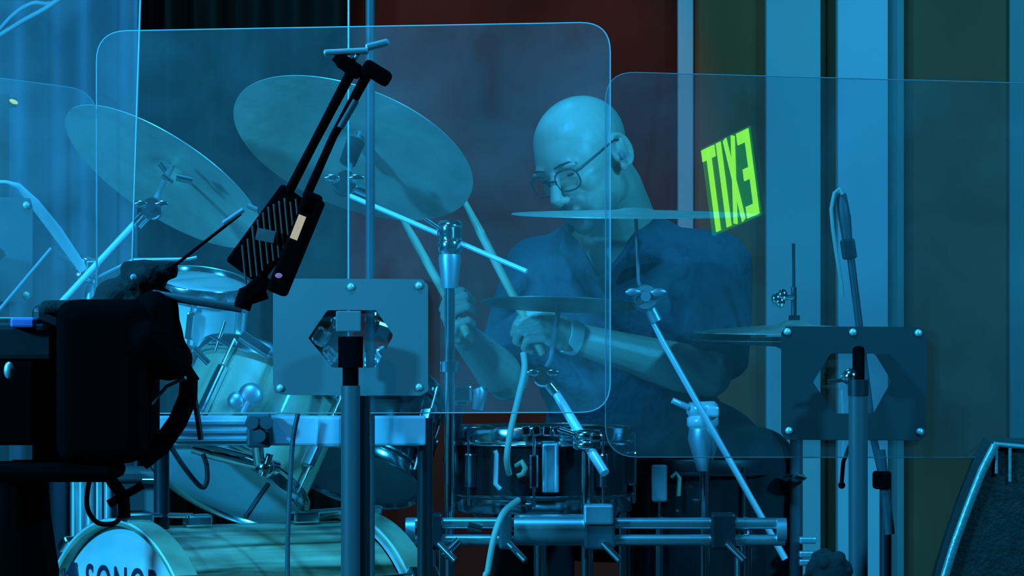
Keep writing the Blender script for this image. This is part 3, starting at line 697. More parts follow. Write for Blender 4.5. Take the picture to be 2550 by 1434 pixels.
for px in (185, 203, 245, 268): MB().tube([(P(px, 0, -0.1).x, -0.1, 0.01), P(px, 1160, -0.1)], 0.007, 10).build('leg', M['chrome_satin'], tl_)
MB().box(P(225, 1158, -0.1), (110*SCL(-.1), 0.06, 0.02), bev=0.004).build('tray', M['chrome_satin'], tl_)
ld = thing('led_reflection', 'tiny yellow-green LED reflection made as a glowing bead before the blue curtain', 'reflection', P(34, 252, 1.2))
MB().ell(P(34, 253, 1.18), (0.0095, 0.005, 0.0045), Matrix.Rotation(0.4, 3, 'Y')).build('reflection_bead', emit('reflected_led_glow', (0.6, 0.9, 0.1), 1.1), ld)  # reflection of an LED painted as a small glowing bead
MB().tube([Vector((P(8, 0, 1.2).x, 1.2, 0.01)), P(8, 235, 1.2)], 0.012, 10).build('pole', M['black'], ld)  # added pole, made only to carry the reflection bead
MB().box(P(20, 256, 1.2), (0.034, 0.02, 0.02), bev=0.002).build('bracket', M['black'], ld)  # added bracket, made only to carry the reflection bead
cable('hanging_cable', 'lower of two pale cables sagging in the top corner over the curtain', [P(-900, 480, 0.5), P(-300, 250, 0.5), P(-60, 125, 0.5), P(0, 87, 0.5), P(60, 50, 0.5), P(140, 3, 0.5), P(300, -120, 0.5), P(700, -500, 0.5), P(1200, -1500, 0.5), P(1500, -3500, 0.5)], 0.0048, M['label'])
cable('hanging_cable', 'upper of two pale cables sagging in the top corner over the curtain', [P(-900, 520, 0.55), P(-300, 290, 0.55), P(-60, 140, 0.55), P(0, 72, 0.55), P(35, 35, 0.55), P(80, 8, 0.55), P(180, -20, 0.55), P(500, -300, 0.55), P(1000, -1300, 0.55), P(1300, -3400, 0.55)], 0.0042, M['label'])

# ------------------------------------------------------------------ the drummer
per = thing('person', 'bald man in glasses and dark navy shirt drumming, head bowed over the kit', 'person', (P(1600, 0, 0.25).x, 0.25, 0))
HC = P(1447, 382, -0.02); HS = 0.985
HR = Matrix.Rotation(R(-15), 3, 'Y') @ Matrix.Rotation(R(-42), 3, 'Z') @ Matrix.Rotation(R(17), 3, 'X')
def H(x, y, z): return HC + HR @ (Vector((x, y, z))*HS)
def hr(mb, c, r, extra=None):
    m = HR if extra is None else HR @ extra
    mb.ell(H(*c), tuple(v*HS for v in r), m, 28, 18)
b = MB()
# cranium, face, jaw
hr(b, (0, 0.010, 0.020), (0.080, 0.098, 0.083)); hr(b, (0, -0.03, 0.004), (0.070, 0.066, 0.076))
hr(b, (0, -0.028, -0.055), (0.060, 0.066, 0.070)); hr(b, (0, -0.040, -0.095), (0.050, 0.052, 0.036)); hr(b, (0, -0.076, -0.112), (0.024, 0.020, 0.020))
hr(b, (0.045, -0.008, -0.070), (0.016, 0.036, 0.036)); hr(b, (-0.045, -0.008, -0.070), (0.016, 0.036, 0.036))
for s in (-1, 1): hr(b, (s*0.040, -0.034, -0.058), (0.0215, 0.042, 0.046)); hr(b, (s*0.030, -0.052, -0.082), (0.022, 0.034, 0.034))
for s in (-1, 1):
    hr(b, (s*0.040, -0.054, -0.034), (0.025, 0.030, 0.026)); hr(b, (s*0.033, -0.0875, 0.010), (0.026, 0.010, 0.009), Matrix.Rotation(s*0.16, 3, 'Y'))
    hr(b, (s*0.031, -0.0755, -0.008), (0.0145, 0.0145, 0.0125)); hr(b, (s*0.031, -0.0795, -0.003), (0.016, 0.011, 0.005))
    hr(b, (s*0.031, -0.0785, -0.0165), (0.014, 0.010, 0.004))
    hr(b, (s*0.0125, -0.1075, -0.049), (0.0085, 0.010, 0.0075)); hr(b, (s*0.022, -0.068, -0.066), (0.026, 0.026, 0.030))
    # ears
    ec = (s*0.0775, 0.012, -0.020)
    hr(b, ec, (0.008, 0.018, 0.028), Matrix.Rotation(-s*0.28, 3, 'Z'))
    pts = []
    for k in range(13):
        a = R(-100 + k*300/12); yy = 0.016 + 0.017*math.cos(a) ; zz = -0.016 + 0.029*math.sin(a)*-1
        pts.append(H(s*(0.0835+0.006*math.cos(a)), 0.012+0.019*math.cos(a), -0.018+0.031*math.sin(a)))
    b.tube(pts, 0.0048, 8)
    hr(b, (s*0.081, 0.000, -0.047), (0.006, 0.008, 0.010)); hr(b, (s*0.080, -0.006, -0.026), (0.006, 0.006, 0.009))
    hr(b, (s*0.0855, 0.017, -0.016), (0.005, 0.005, 0.018))
b.tube([H(0, -0.090, 0.002), H(0, -0.106, -0.022), H(0, -0.119, -0.042), H(0, -0.112, -0.052)], [0.009, 0.0105, 0.0125, 0.010], 12); hr(b, (0, -0.1175, -0.044), (0.0115, 0.0115, 0.010))
hr(b, (0, -0.094, -0.0745), (0.024, 0.013, 0.0050)); hr(b, (0, -0.0925, -0.0845), (0.020, 0.013, 0.0060)); hr(b, (0, -0.086, -0.068), (0.026, 0.014, 0.014))
# neck and torso
nb = P(1535, 600, 0.08)
b.tube([H(0, 0.03, -0.02), H(0.0, 0.035, -0.09), P(1548, 550, 0.07), P(1545, 600, 0.08), P(1535, 660, 0.09)], [0.052, 0.056, 0.064, 0.074, 0.085], 20)
YR = Matrix.Rotation(R(-20), 3, 'Z')
def pe(mb, p, r, rot=None): mb.ell(P(*p), r, rot if rot is not None else YR, 28, 16)
pe(b, (1545, 720, 0.10), (0.16, 0.095, 0.13)); pe(b, (1555, 880, 0.14), (0.145, 0.095, 0.17)); pe(b, (1585, 1100, 0.2), (0.145, 0.11, 0.15)); pe(b, (1605, 1200, 0.25), (0.165, 0.12, 0.10))
LS, LE, LW = P(1785, 665, 0.04), P(1768, 935, -0.10), P(1432, 842, -0.20)
RS, RE, RW = P(1338, 672, 0.14), P(1262, 948, 0.08), P(1158, 838, -0.10)
b.capsule([P(1535, 625, 0.085), LS], [0.05, 0.05]); b.capsule([P(1535, 625, 0.085), RS], [0.05, 0.048])
def lerp(a, c, t): return a + (c-a)*t
b.capsule([LS, lerp(LS, LE, .5), LE], [0.05, 0.047, 0.040]); b.capsule([RS, lerp(RS, RE, .5), RE], [0.05, 0.046, 0.038])
b.capsule([LE, lerp(LE, LW, .22), lerp(LE, LW, .6), LW], [0.040, 0.0455, 0.036, 0.0275]); b.capsule([RE, lerp(RE, RW, .22), lerp(RE, RW, .6), RW], [0.036, 0.0425, 0.034, 0.026])
# thighs, shins, feet cores
LK, RK = P(1885, 1165, -0.16), P(1330, 1225, -0.10)
for hipp, K in ((P(1670, 1190, 0.23), LK), (P(1530, 1200, 0.24), RK)):
    an = Vector((K.x, K.y+0.06, 0.09)); b.capsule([hipp, lerp(hipp, K, .5), K], [0.085, 0.075, 0.055]); b.capsule([K, lerp(K, an, .35), an], [0.055, 0.055, 0.038])
    b.ell(an + Vector((0, -0.06, -0.045)), (0.045, 0.12, 0.04))
# hands that close round the sticks
def hand(mb, wrist, knuckle, stick_dir, side, grip_c):
    """palm from wrist to knuckles; the four fingers wrap the stick, thumb along it"""
    fw = (knuckle-wrist).normalized(); sd_ = Vector(stick_dir).normalized()
    sd_ = (sd_ - fw*sd_.dot(fw)).normalized(); pn = fw.cross(sd_).normalized()*side   # palm normal
    rot = Matrix((sd_, fw, pn)).transposed()
    mid = lerp(wrist, knuckle, 0.5)
    mb.ell(mid, (0.040, 0.052, 0.016), rot); mb.ell(lerp(wrist, knuckle, .78), (0.043, 0.024, 0.0155), rot)
    mb.capsule([wrist, lerp(wrist, knuckle, .4)], [0.026, 0.022])
    for k in range(4):
        off = (0.030 - k*0.0200); ln = (0.040, 0.044, 0.041, 0.033)[k]
        k0 = knuckle + sd_*off + fw*(0.006 if k in (1, 2) else 0.0) + pn*(-0.003)
        p1 = k0 + fw*ln*0.72 + pn*ln*0.62; p2 = p1 - fw*ln*0.20 + pn*ln*0.62; p3 = p2 - fw*ln*0.52 + pn*ln*0.05
        r0 = (0.0088, 0.0092, 0.0088, 0.0078)[k]
        mb.capsule([k0 - fw*0.02, k0, p1], [r0*1.08, r0*1.12, r0]); mb.capsule([p1, p2], [r0, r0*0.95]); mb.capsule([p2, p3], [r0*0.95, r0*0.85])
    t0_ = lerp(wrist, knuckle, .35) + sd_*0.032 + pn*0.006
    t1 = t0_ + sd_*0.016 + fw*0.026 + pn*0.012; t2 = t1 + fw*0.026 + pn*0.012 - sd_*0.004; t3 = t2 + fw*0.016 + pn*0.008 - sd_*0.008
    mb.capsule([t0_, t1, t2, t3], [0.0145, 0.0115, 0.0098, 0.0085])
    return sd_, fw, pn, knuckle + fw*0.014 + pn*0.019
LKn = P(1352, 812, -0.225); LSD = P(1150, 490, -0.12) - P(1318, 800, -0.24)
lsd, lfw, lpn, lgrip = hand(b, LW, LKn, LSD, 1, None)
RKn = P(1120, 800, -0.15); RSD = P(1010, 560, -0.02) - P(1100, 780, -0.12)
rsd, rfw, rpn, rgrip = hand(b, RW, RKn, RSD, -1, None)
body = fuse(b, 0.0027, 6, 0.5)
body.bm.verts.ensure_lookup_table()
def soften(c, r, it):               # even out one patch of skin
    for k in range(it):
        sel = [v for v in body.bm.verts if (v.co-c).length < r]
        new = {}
        for v in sel:
            nb_ = [e.other_vert(v).co for e in v.link_edges]
            wgt = 0.6*min(1.0, 2.0*(1-(v.co-c).length/r)); new[v] = v.co.lerp(sum(nb_, Vector())/len(nb_), wgt)
        for v, co in new.items(): v.co = co
for s in (-1, 1):
    soften(H(s*0.056, -0.040, -0.045), 0.040, 40); soften(H(s*0.050, -0.030, -0.085), 0.038, 40); soften(H(s*0.030, -0.075, -0.068), 0.024, 14)
    soften(H(s*0.055, -0.075, 0.016), 0.034, 30); soften(H(s*0.035, -0.092, 0.030), 0.022, 12)
body.build('body', M['skin'], per)
def stubble(m, at, r):              # short beard: darker skin over the jaw only
    nt = m.node_tree; bs = nt.nodes['Principled BSDF']; src = bs.inputs['Base Color'].links[0].from_socket
    tc = nt.nodes.new('ShaderNodeTexCoord'); sb = nt.nodes.new('ShaderNodeVectorMath'); sb.operation = 'DISTANCE'; sb.inputs[1].default_value = at
    nz_ = nt.nodes.new('ShaderNodeTexNoise'); nz_.inputs['Scale'].default_value = 60
    ad = nt.nodes.new('ShaderNodeMath'); ad.operation = 'MULTIPLY_ADD'; ad.inputs[1].default_value = 0.03
    mr = nt.nodes.new('ShaderNodeMapRange'); mr.inputs['From Min'].default_value = r*0.75+0.015; mr.inputs['From Max'].default_value = r*1.15+0.015; mr.inputs['To Min'].default_value = 0.55; mr.inputs['To Max'].default_value = 0
    mx = nt.nodes.new('ShaderNodeMix'); mx.data_type = 'RGBA'; mx.inputs['B'].default_value = (0.2, 0.15, 0.12, 1)
    nt.links.new(tc.outputs['Object'], sb.inputs[0]); nt.links.new(tc.outputs['Object'], nz_.inputs['Vector'])
    nt.links.new(nz_.outputs['Fac'], ad.inputs[0]); nt.links.new(sb.outputs['Value'], ad.inputs[2]); nt.links.new(ad.outputs[0], mr.inputs['Value'])
    nt.links.new(mr.outputs['Result'], mx.inputs['Factor']); nt.links.new(src, mx.inputs['A']); nt.links.new(mx.outputs['Result'], bs.inputs['Base Color'])
stubble(M['skin'], H(0, -0.062, -0.098) - per.location, 0.062)
# sticks: through the closed fingers
def stick(label, grip, d, ahead, back):
    d = Vector(d).normalized(); o0 = grip - d*back
    L = ahead+back
    mb = MB().tube([d*0, d*0.004, d*(L*0.7), d*(L*0.93), d*(L*0.955), d*(L*0.975), d*L], [0.0055, 0.0078, 0.0078, 0.0042, 0.0055, 0.0052, 0.002], 14)
    o = mb.build('drumstick', M['stick']); o.location = o0; tag(o, label, 'drumstick', 'the drummer\'s sticks'); return o
stick('drumstick held in the fist in front of the chest, tip behind the big cymbal', lgrip, P(1148, 485, -0.10) - lgrip, 0.335, 0.055)
stick('drumstick held in the hand by the cymbal post, slanting up below the big cymbal', rgrip, P(1008, 555, -0.02) - rgrip, 0.30, 0.06)
# eyebrows
for s in (-1, 1):
    mb = MB().tube([H(s*0.012, -0.0985, 0.012), H(s*0.028, -0.0985, 0.0165), H(s*0.042, -0.090, 0.015), H(s*0.052, -0.080, 0.007)], [0.002, 0.0027, 0.0026, 0.0014], 10, flat=0.7)
    mb.build('eyebrow', M['hairline'], per)
    for zz, nm in ((-0.008, 'eye'),):
        MB().ell(H(s*0.031, -0.0868, -0.009), (0.009*HS, 0.0045*HS, 0.0035*HS), HR, 16, 10).build('eye', M['glasses'], per)
# mouth line
MB().tube([H(-0.022, -0.098, -0.0795), H(0, -0.1065, -0.0785), H(0.022, -0.098, -0.0795)], 0.0017, 6).build('mouth_line', M['hairline'], per)
# glasses
gl = MB()
for s in (-1, 1):
    pts = []
    for k in range(28):
        a = 2*math.pi*k/28; ca, sa = math.cos(a), math.sin(a)
        pts.append(H(s*0.033 + 0.0245*math.copysign(abs(ca)**0.75, ca), -0.109 + 0.012*abs(s*0.033+0.0245*ca)/0.057, -0.014 + 0.0205*math.copysign(abs(sa)**0.75, sa)))
    gl.tube(pts, 0.0016, 6, closed=True)
    gl.tube([H(s*0.0575, -0.097, -0.004), H(s*0.066, -0.088, -0.002), H(s*0.079, -0.04, 0.003), H(s*0.083, 0.004, 0.006), H(s*0.084, 0.022, -0.002)], 0.0021, 8)
gl.tube([H(-0.010, -0.110, -0.008), H(0, -0.113, -0.006), H(0.010, -0.110, -0.008)], 0.0018, 8)
gl.build('glasses', M['glasses'], per)
ep = MB().ell(H(0.086, 0.003, -0.026), (0.006, 0.007, 0.008), HR)  # pale earpiece, painting in the highlight on the ear
ep.build('ear_highlight', M['label'], per)
# shirt
s_ = MB()
pe(s_, (1543, 725, 0.10), (0.182, 0.112, 0.150)); pe(s_, (1552, 880, 0.14), (0.170, 0.116, 0.19)); pe(s_, (1582, 1080, 0.2), (0.172, 0.132, 0.16)); pe(s_, (1600, 1180, 0.24), (0.18, 0.14, 0.09))
s_.capsule([P(1540, 640, 0.09), lerp(P(1540, 640, 0.09), LS, .6), LS], [0.060, 0.064, 0.064], 20); s_.capsule([P(1520, 645, 0.09), RS], [0.062, 0.060], 20)
s_.tube([P(1535, 585, 0.085), P(1535, 690, 0.09)], [0.075, 0.11], 24)
LE2, RE2 = lerp(LS, LE, .88), lerp(RS, RE, .86)
s_.tube([LS, lerp(LS, LE, .3), lerp(LS, LE, .6), LE2], [0.064, 0.066, 0.067, 0.066], 22); s_.tube([RS, lerp(RS, RE, .4), RE2], [0.060, 0.061, 0.061], 22)
# folds: loose rolls of cloth
for a0_, a1_, rr in ((P(1690, 720, -0.02), P(1800, 780, -0.05), 0.020), (P(1660, 800, -0.02), P(1820, 850, -0.08), 0.018), (P(1640, 700, 0.0), P(1700, 900, 0.02), 0.022),
                     (P(1300, 700, 0.07), P(1240, 800, 0.07), 0.016), (P(1420, 800, 0.03), P(1600, 980, 0.06), 0.02), (P(1330, 860, 0.06), P(1480, 1010, 0.07), 0.02)):
    s_.capsule([a0_, lerp(a0_, a1_, .5)+Vector((0.0, -0.012, 0)), a1_], [rr*.8, rr, rr*.8], 10)
sh = fuse(s_, 0.005, 5, 0.5)
def inside(p, poly):
    r = False
    for i in range(len(poly)):
        (x1, y1), (x2, y2) = poly[i], poly[i-1]
        if (y1 > p[1]) != (y2 > p[1]) and p[0] < (x2-x1)*(p[1]-y1)/(y2-y1)+x1: r = not r
    return r
VP = [(1405, 520), (1600, 520), (1590, 575), (1492, 700), (1420, 590)]
kill = []
sh.bm.normal_update()
for f in sh.bm.faces:
    c = f.calc_center_median(); s = (c.y-CAM.y)/F; px = 1275+c.x/s; py = 717-(c.z-CAM.z)/s
    if (inside((px, py), VP) and c.y < 0.12) : kill.append(f)
bmesh.ops.delete(sh.bm, geom=kill, context='FACES')
for k in range(14):                 # even out the cut edge of the neck opening
    new = {}
    for v in sh.bm.verts:
        bn = [e.other_vert(v).co for e in v.link_edges if len(e.link_faces) == 1]
        if len(bn) == 2: new[v] = v.co*0.4 + (bn[0]+bn[1])*0.3
    for v, co in new.items(): v.co = co
sho = sh.build('shirt', M['shirt'], per, fix=False)
md = sho.modifiers.new('t', 'SOLIDIFY'); md.thickness = 0.003; md.offset = 1
# chest under the open collar
col = MB()
def flap(pts, th=0.006):
    a = [Vector(p) for p in pts]; bq = [p + Vector((0, -th, 0)) for p in a]; col.prism(a, bq)
flap([P(1405, 568, -0.02), P(1440, 600, -0.03), P(1492, 705, -0.035), P(1462, 730, -0.05), P(1392, 620, -0.03)])
flap([P(1592, 570, 0.01), P(1630, 600, 0.02), P(1640, 650, -0.02), P(1560, 668, -0.05), P(1505, 700, -0.04), P(1560, 630, -0.02)])
col.build('collar', M['shirt'], per)
MB().lathe([(0, 0), (0.006, 0), (0.006, 0.002), (0, 0.003)], mat4(P(1485, 762, -0.035), (0, -1, 0)), 12).build('shirt_button', M['white'], per)
# wristband, trousers, shoes
wd = (LW-LE).normalized(); wc = lerp(LE, LW, 1.03)
MB().lathe([(0.026, -0.012), (0.0315, -0.012), (0.0325, 0.0), (0.0315, 0.012), (0.026, 0.012)], mat4(wc, wd), 28, close=True).build('wristband', M['band'], per)
tr = MB()
for hipp, K in ((P(1670, 1190, 0.23), LK), (P(1530, 1200, 0.24), RK)):
    an = Vector((K.x, K.y+0.06, 0.10)); tr.capsule([hipp, lerp(hipp, K, .5), K], [0.115, 0.098, 0.075], 20); tr.tube([K, lerp(K, an, .35), an], [0.074, 0.074, 0.062], 20)
pe(tr, (1605, 1215, 0.25), (0.185, 0.14, 0.10))
pe(tr, (1790, 1080, -0.02), (0.10, 0.10, 0.055), Matrix.Rotation(0.5, 3, 'Y'))
fuse(tr, 0.007, 5).build('trousers', M['trousers'], per)
for K in (LK, RK):
    MB().ell((K.x, K.y-0.0, 0.045), (0.05, 0.14, 0.045)).build('shoe', M['black'], per)
# stool below him
stl = thing('drum_stool', 'round padded stool under the seated man', 'stool', (P(1605, 0, 0.27).x, 0.27, 0)); sx = stl.location
MB().lathe([(0, 0.44), (0.15, 0.44), (0.17, 0.46), (0.17, 0.49), (0.15, 0.505), (0, 0.505)], Matrix.Translation((sx.x, sx.y, 0)), 32).build('seat', M['black'], stl)
MB().tube([(sx.x, sx.y, 0.03), (sx.x, sx.y, 0.45)], 0.018, 12).build('post', M['chrome'], stl)
tripod(stl, sx.copy(), M['chrome'], 0.22, 0.22)

# ------------------------------------------------------------------ microphones
mst = thing('microphone_stand', 'slim boom stand behind the black plate, carrying the pencil microphone', 'stand', (P(2200, 0, -0.8).x, -0.8, 0))
MB().tube([P(2116, 625, -0.80), P(2140, 815, -0.80), P(2175, 1090, -0.80), P(2200, 1200, -0.8)], 0.0062, 10).build('boom_arm', M['pole'], mst)
MB().tube([P(2125, 640, -0.807), P(2146, 812, -0.807)], 0.0022, 6).build('bright_strip', M['chrome'], mst)
MB().tube([P(2192, 1120, -0.80), P(2216, 1330, -0.80)], 0.0085, 12).build('counterweight_tube', M['pole'], mst)
t = P(2205, 1200, -0.78); MB().tube([(t.x, t.y, 0.02), t], 0.010, 12).build('post', M['black_metal'], mst)
MB().box(P(2196, 1195, -0.80), (0.03, 0.03, 0.03), bev=0.005).build('boom_clamp', M['black'], mst)
wr = MB().tube([P(2116, 1110, -0.81), P(2100, 1150, -0.81), P(2096, 1200, -0.81)], 0.0035, 8); wr.ell(P(2096, 1208, -0.81), 0.006); wr.build('wing_bolt', M['black'], mst)
tripod(mst, t, M['black_metal'], 0.26, 0.2)
mc = thing('pencil_microphone', 'slim dark microphone with pale cable loop against the bright pilaster', 'microphone', P(2100, 560, -0.80))
MB().tube([P(2090, 480, -0.80), P(2094, 486, -0.80), P(2104, 545, -0.80), P(2110, 598, -0.80)], [0.004, 0.0095, 0.0105, 0.0085], 16).build('body', M['pole'], mc)
MB().box(P(2113, 620, -0.80), (0.024, 0.022, 0.034), Matrix.Rotation(-0.15, 3, 'Y'), bev=0.004).build('clip', M['black_metal'], mc)
lp = MB(); pts = [P(2098, 484, -0.812), P(2090, 470, -0.812), P(2078, 480, -0.812), P(2070, 520, -0.812), P(2074, 570, -0.812), P(2084, 640, -0.812), P(2096, 712, -0.812), P(2098, 740, -0.81)]
lp.tube(pts, 0.0034, 8).build('cable', M['cable'], mc)
dm = thing('drum_microphone', 'small clip-on drum microphone left of the snare, beside the cymbal post', 'microphone', P(1160, 985, -0.5))
k = MB().box(P(1150, 980, -0.5), (0.034, 0.024, 0.03), bev=0.004); k.box(P(1150, 1002, -0.5), (0.022, 0.02, 0.01), bev=0.002); k.build('clip', M['chrome'], dm)
k = MB().tube([P(1192, 965, -0.5), P(1196, 975, -0.5), P(1188, 1020, -0.5)], [0.010, 0.0125, 0.0095], 14); k.build('capsule', M['chrome_satin'], dm)
MB().tube([P(1212, 965, -0.5), P(1150, 985, -0.5)], 0.005, 8).build('gooseneck', M['pole'], dm)
MB().tube([P(1150, 1000, -0.5), P(1140, 1060, -0.47), P(1152, 1085, -0.45)], 0.006, 8).build('bracket', M['pole'], dm)
# sparkling mount behind the hexagonal hole
tmn = thing('tom_mount', 'glinting chrome double mount showing through the hole of the lit-toned plate', 'mount', P(870, 850, -0.7))
for (x, y, a, bb, cc, rt_) in ((800, 838, 34, 40, 44, .5), (845, 800, 40, 30, 30, -.3), (820, 880, 36, 30, 26, .8), (948, 822, 50, 40, 46, .3), (955, 880, 30, 26, 40, -.5), (925, 790, 30, 24, 34, .2), (878, 812, 40, 24, 30, 0)):
    k = SCL(-.7); MB().box(P(x, y, -0.7), (a*k, bb*k, cc*k), Euler((rt_*.6, rt_, 0.4)).to_matrix(), bev=0.006).build('joint', M['chrome'], tmn)
t = P(890, 860, -0.68); MB().tube([t, P(890, 1060, -0.75), P(890, 1072, -0.84)], 0.012, 12).build('post', M['chrome_satin'], tmn)

# ------------------------------------------------------------------ foreground: camera on its tripod
CY = -2.2; k_ = SCL(CY)
cmr = thing('video_camera', 'black video camera silhouette with hand strap and ribbed arm, front left', 'camera', P(280, 1160, CY))
cbm = MB().box(P(272, 945, CY+0.06), (218*k_, 0.34, 404*k_), bev=0.02); cbm.ell(P(375, 845, CY), (0.046, 0.12, 0.052)); cbm.ell(P(392, 775, CY), (0.030, 0.10, 0.035)); cbm.ell(P(420, 895, CY), (0.034, 0.09, 0.030)); fuse(cbm, 0.005, 14).build('body', M['black'], cmr)
bk = MB().box(P(135, 955, CY+0.1), (80*k_, 0.2, 400*k_), bev=0.01); bk.build('side_panel', M['black_metal'], cmr)
gp = MB()
for x, y, a, bb in ((330, 765, 200, 130), (360, 690, 120, 90), (300, 730, 130, 80), (395, 830, 90, 140)):
    gp.ell(P(x, y, CY+0.03), (a*k_/2, 0.08, bb*k_/2), seg=18, ring=12)
gp.box(P(372, 672, CY), (140*k_, 0.06, 46*k_), bev=0.008)
gp.box(P(200, 765, CY), (190*k_, 0.1, 36*k_), bev=0.006)
fuse(gp, 0.005, 3).build('handle_grip', M['foam'], cmr)
MB().box(P(55, 850, CY+0.05), (190*k_, 0.16, 90*k_), bev=0.008).build('battery', M['black_metal'], cmr)
MB().box(P(60, 803, CY-0.02), (60*k_, 0.05, 24*k_), bev=0.003).build('status_screen', mat('violet_screen', (0.2, 0.2, 0.6), 0.4), cmr)
MB().box(P(30, 1000, CY+0.05), (150*k_, 0.16, 210*k_), bev=0.008).build('battery', M['black'], cmr)
MB().ell(P(22, 922, CY-0.05), (0.007, 0.006, 0.012)).build('lamp_lens', M['chrome_satin'], cmr)
for x, y in ((332, 690), (308, 775), (383, 790)): MB().ell(P(x, y, CY-0.07), 0.0045).build('button', M['label'], cmr)
stp = MB().tube([P(455, 915, CY), P(470, 950, CY), P(468, 990, CY), P(442, 1050, CY), P(400, 1110, CY), P(350, 1148, CY)], [0.012, 0.013, 0.0135, 0.0135, 0.014, 0.014], 14)
stp.tube([P(430, 880, CY), P(480, 955, CY)], 0.012, 10); stp.build('hand_strap', M['black'], cmr)
MB().tube([P(378, 1005, CY), P(415, 962, CY), P(462, 940, CY-0.02)], 0.0025, 8).build('strap_cord', M['label'], cmr)
MB().tube([P(482, 975, CY), P(494, 1050, CY), P(500, 1095, CY)], 0.004, 8).build('strap_tail', M['cable_black'], cmr)
# ribbed block on a jointed arm
av = thing('monitor_arm', 'black jointed arm with ribbed block and paper label, rising from the camera', 'arm', P(400, 730, CY))
MB().tube([P(380, 732, CY-0.05), P(602, 768, CY-0.05)], 11*k_, 14).build('rod', M['pole'], av)
MB().tube([P(602, 768, CY-0.05), P(612, 738, CY-0.05), P(660, 720, CY-0.05)], [0.012, 0.014, 0.014], 12).build('elbow', M['black'], av)
ud = Vector((0.54, 0, 0.84)).normalized(); rdv = Vector((0.84, 0, -0.54)); Rb = Matrix((rdv, Vector((0, 1, 0)), ud)).transposed()
MB().box(P(676, 584, CY-0.03), (104*k_, 0.05, 236*k_), Rb @ Matrix.Rotation(0.06, 3, 'Y'), bev=0.004).build('block', M['black'], av)
for i in range(11):
    # upright fins clipped to the slanted block
    x = 608 + i*13.4; yc = 592 - (x-664)*1.18; h = 128 if 1 < i < 9 else 95
    if i >= 4: yc = 592 - (x-664)*0.55
    y0, y1 = yc-h/2 - (6 if i > 4 else 0), yc+h/2
    lo, hi = (max(y0, 470), min(y1, 706))
    MB().box(P(x+(0)*1, (lo+hi)/2, CY-0.062), (4.4*k_, 0.012, (hi-lo)*k_), Matrix.Rotation(-0.1, 3, 'Y'), bev=0.0005).build('fin', M['fin'], av)
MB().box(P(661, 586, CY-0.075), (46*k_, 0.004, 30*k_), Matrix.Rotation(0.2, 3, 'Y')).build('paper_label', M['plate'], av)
MB().box(P(737, 612, CY-0.06), (52*k_, 0.05, 255*k_), Rb @ Matrix.Rotation(-0.18, 3, 'Y'), bev=0.005).build('sleeve', M['black'], av)
MB().box(P(772, 510, CY-0.06), (46*k_, 0.05, 62*k_), Rb @ Matrix.Rotation(-0.2, 3, 'Y'), bev=0.005).build('sleeve', M['black'], av)
MB().box(P(742, 566, CY-0.09), (19*k_, 0.004, 62*k_), Rb @ Matrix.Rotation(-0.2, 3, 'Y')).build('window', emit('tally_window', (0.75, 0.72, 0.55), 0.62), av)
MB().ell(P(694, 686, CY-0.09), (0.005, 0.003, 0.0035)).build('indicator', emit('violet_led', (0.35, 0.25, 0.95), 0.5), av)
MB().box(P(640, 715, CY-0.05), (70*k_, 0.05, 40*k_), Rb @ Matrix.Rotation(-1.3, 3, 'Y'), bev=0.004).build('hinge', M['black'], av)
MB().tube([P(718, 480, CY-0.05), P(780, 360, CY-0.05), P(872, 185, CY-0.05)], [12*k_, 11*k_, 13*k_], 12).build('tube', M['black'], av)
MB().tube([P(762, 492, CY-0.06), P(830, 340, CY-0.06), P(915, 185, CY-0.06)], [11*k_, 10*k_, 13*k_], 12).build('tube', M['black'], av)
MB().tube([P(847, 318, CY-0.064), P(886, 250, CY-0.064)], 9*k_, 12).build('bright_sleeve', M['pole'], av)
hd = MB().box(P(938, 182, CY-0.06), (75*k_, 0.05, 38*k_), Matrix.Rotation(0.55, 3, 'Y'), bev=0.006)
hd.box(P(870, 165, CY-0.05), (70*k_, 0.05, 36*k_), Matrix.Rotation(0.6, 3, 'Y'), bev=0.006)
hd.tube([P(835, 140, CY-0.05), P(885, 190, CY-0.05)], 13*k_, 10); hd.build('head_clamp', M['black'], av)
ht = MB().box(P(862, 130, CY-0.05), (110*k_, 0.05, 14*k_), Matrix.Rotation(-0.05, 3, 'Y'), bev=0.003); ht.box(P(940, 112, CY-0.05), (60*k_, 0.04, 16*k_), Matrix.Rotation(-0.25, 3, 'Y'), bev=0.003)
ht.tube([P(876, 160, CY-0.06), P(890, 135, CY-0.07)], 6*k_, 8); ht.build('shoe_mount', M['chrome_satin'], av)
pin = MB().tube([P(430, 665, CY-0.05), P(600, 532, CY-0.05)], 4*k_, 8); pin.build('thin_rod', M['black'], av)
MB().tube([P(556, 556, CY-0.056), P(606, 522, CY-0.056)], 6*k_, 8).build('rod_tip', M['label'], av)
MB().tube([P(617, 512, CY-0.056), P(640, 522, CY-0.056)], 6*k_, 8).build('rod_tip', M['label'], av)
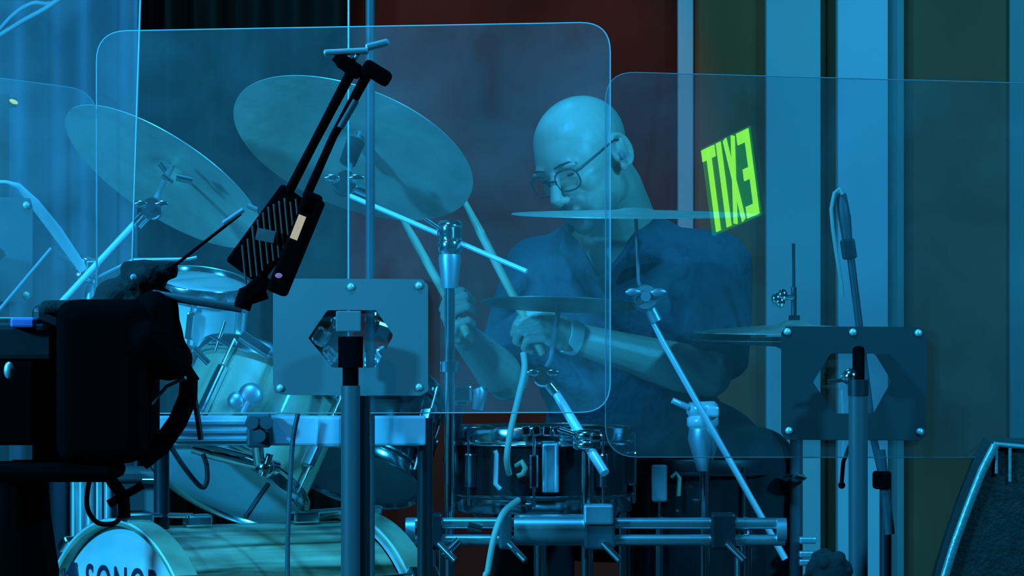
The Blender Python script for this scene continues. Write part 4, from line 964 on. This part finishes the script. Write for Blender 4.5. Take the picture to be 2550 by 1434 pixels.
# tripod
tp = thing('camera_tripod', 'black tripod head and column under the video camera', 'tripod', (P(90, 0, CY).x, CY, 0))
MB().box(P(150, 1172, CY), (300*k_, 0.2, 44*k_), bev=0.01).build('base_plate', M['black'], tp)
MB().lathe([(0.058, -0.16), (0.062, -0.1), (0.05, -0.02), (0.045, 0.05), (0, 0.05)], mat4(P(36, 1240, CY), (0, 0, 1)), 24).build('fluid_head', M['black'], tp)
t = P(36, 1290, CY); MB().tube([(t.x, t.y, 0.3), t], [0.062, 0.046], 18).build('column', M['black'], tp)
tripod(tp, Vector((t.x, t.y, 0)), M['black'], 0.45, 0.5, 0.02, 0.3)
for pts, rr in (([P(262, 1160, CY), P(280, 1200, CY), P(308, 1235, CY), P(310, 1290, CY-0.0)], 0.0085), ([P(355, 1208, CY), P(270, 1255, CY)], 0.006)):
    MB().tube(pts, rr, 10).build('pan_bar', M['black'], tp)
cable('camera_cable', 'black cable looping from the video camera down in front of the bass drum rim', [P(245, 1150, CY+0.02), P(222, 1200, CY+0.02), P(218, 1265, CY+0.02), P(245, 1302, CY+0.02), P(290, 1300, CY+0.02), P(305, 1262, CY+0.02)], 0.0035, M['cable_black'])

# ------------------------------------------------------------------ lower right corner
cb_ = thing('stage_monitor', 'dark speckled wedge monitor with pale edging in the lower right corner', 'speaker', (P(2540, 0, -1.35).x, -1.35, 0))
Yc = -1.35
prof = [(2478, 1108), (2446, 1170), (2410, 1262), (2378, 1350), (2352, 1434), (2310, 1600), (2290, 1720)]
lo = [P(x, y, Yc) for x, y in prof]; z_min = 0.0
lo = lo + [Vector((lo[-1].x-0.02, Yc, 0.0)), Vector((P(2900, 0, Yc).x, Yc, 0.0)), P(2900, 1180, Yc), P(2640, 1112, Yc)]
MB().prism(lo, [p + Vector((0.02, 0.4, 0)) for p in lo]).build('cabinet', M['carpet'], cb_)
MB().tube([p + Vector((0, -0.004, 0)) for p in lo[:8]], 0.0068, 8).build('edge_trim', M['silver'], cb_)
MB().tube([P(2474, 1106, Yc-0.003), P(2560, 1114, Yc-0.003), P(2640, 1112, Yc-0.003)], 0.004, 8).build('edge_trim', M['silver'], cb_)
for x, y1 in ((2478, 1180), (2512, 1200)): MB().box(P(x+3, (1115+y1)/2, Yc-0.003), (7*SCL(Yc), 0.005, (y1-1115)*SCL(Yc)), bev=0.001).build('trim_strap', M['silver'], cb_)
wsd = thing('windscreen_microphone', 'dark furry blob at the frame bottom by the hi-hat stand foot', 'microphone', (P(2062, 0, -1.2).x, -1.2, 0))
fz = MB()
for i in range(40):
    a = random.uniform(0, 6.28); v = random.uniform(-0.6, 1.3); d = Vector((math.cos(a)*math.cos(v), math.sin(a)*math.cos(v), math.sin(v)))
    c = P(2062, 1440, -1.2) + Vector((d.x*0.034, d.y*0.034, d.z*0.040)); fz.ell(c, 0.010, seg=8, ring=6)
fz.ell(P(2062, 1440, -1.2), (0.036, 0.036, 0.042)); fuse(fz, 0.003, 2).build('fur_cover', M['foam'], wsd)
t = P(2062, 1470, -1.2); MB().tube([(t.x, t.y, 0.02), t], 0.009, 10).build('post', M['black_metal'], wsd)
MB().lathe([(0, 0), (0.09, 0), (0.09, 0.015), (0.02, 0.025), (0, 0.025)], Matrix.Translation((t.x, t.y, 0)), 24).build('round_base', M['black_metal'], wsd)
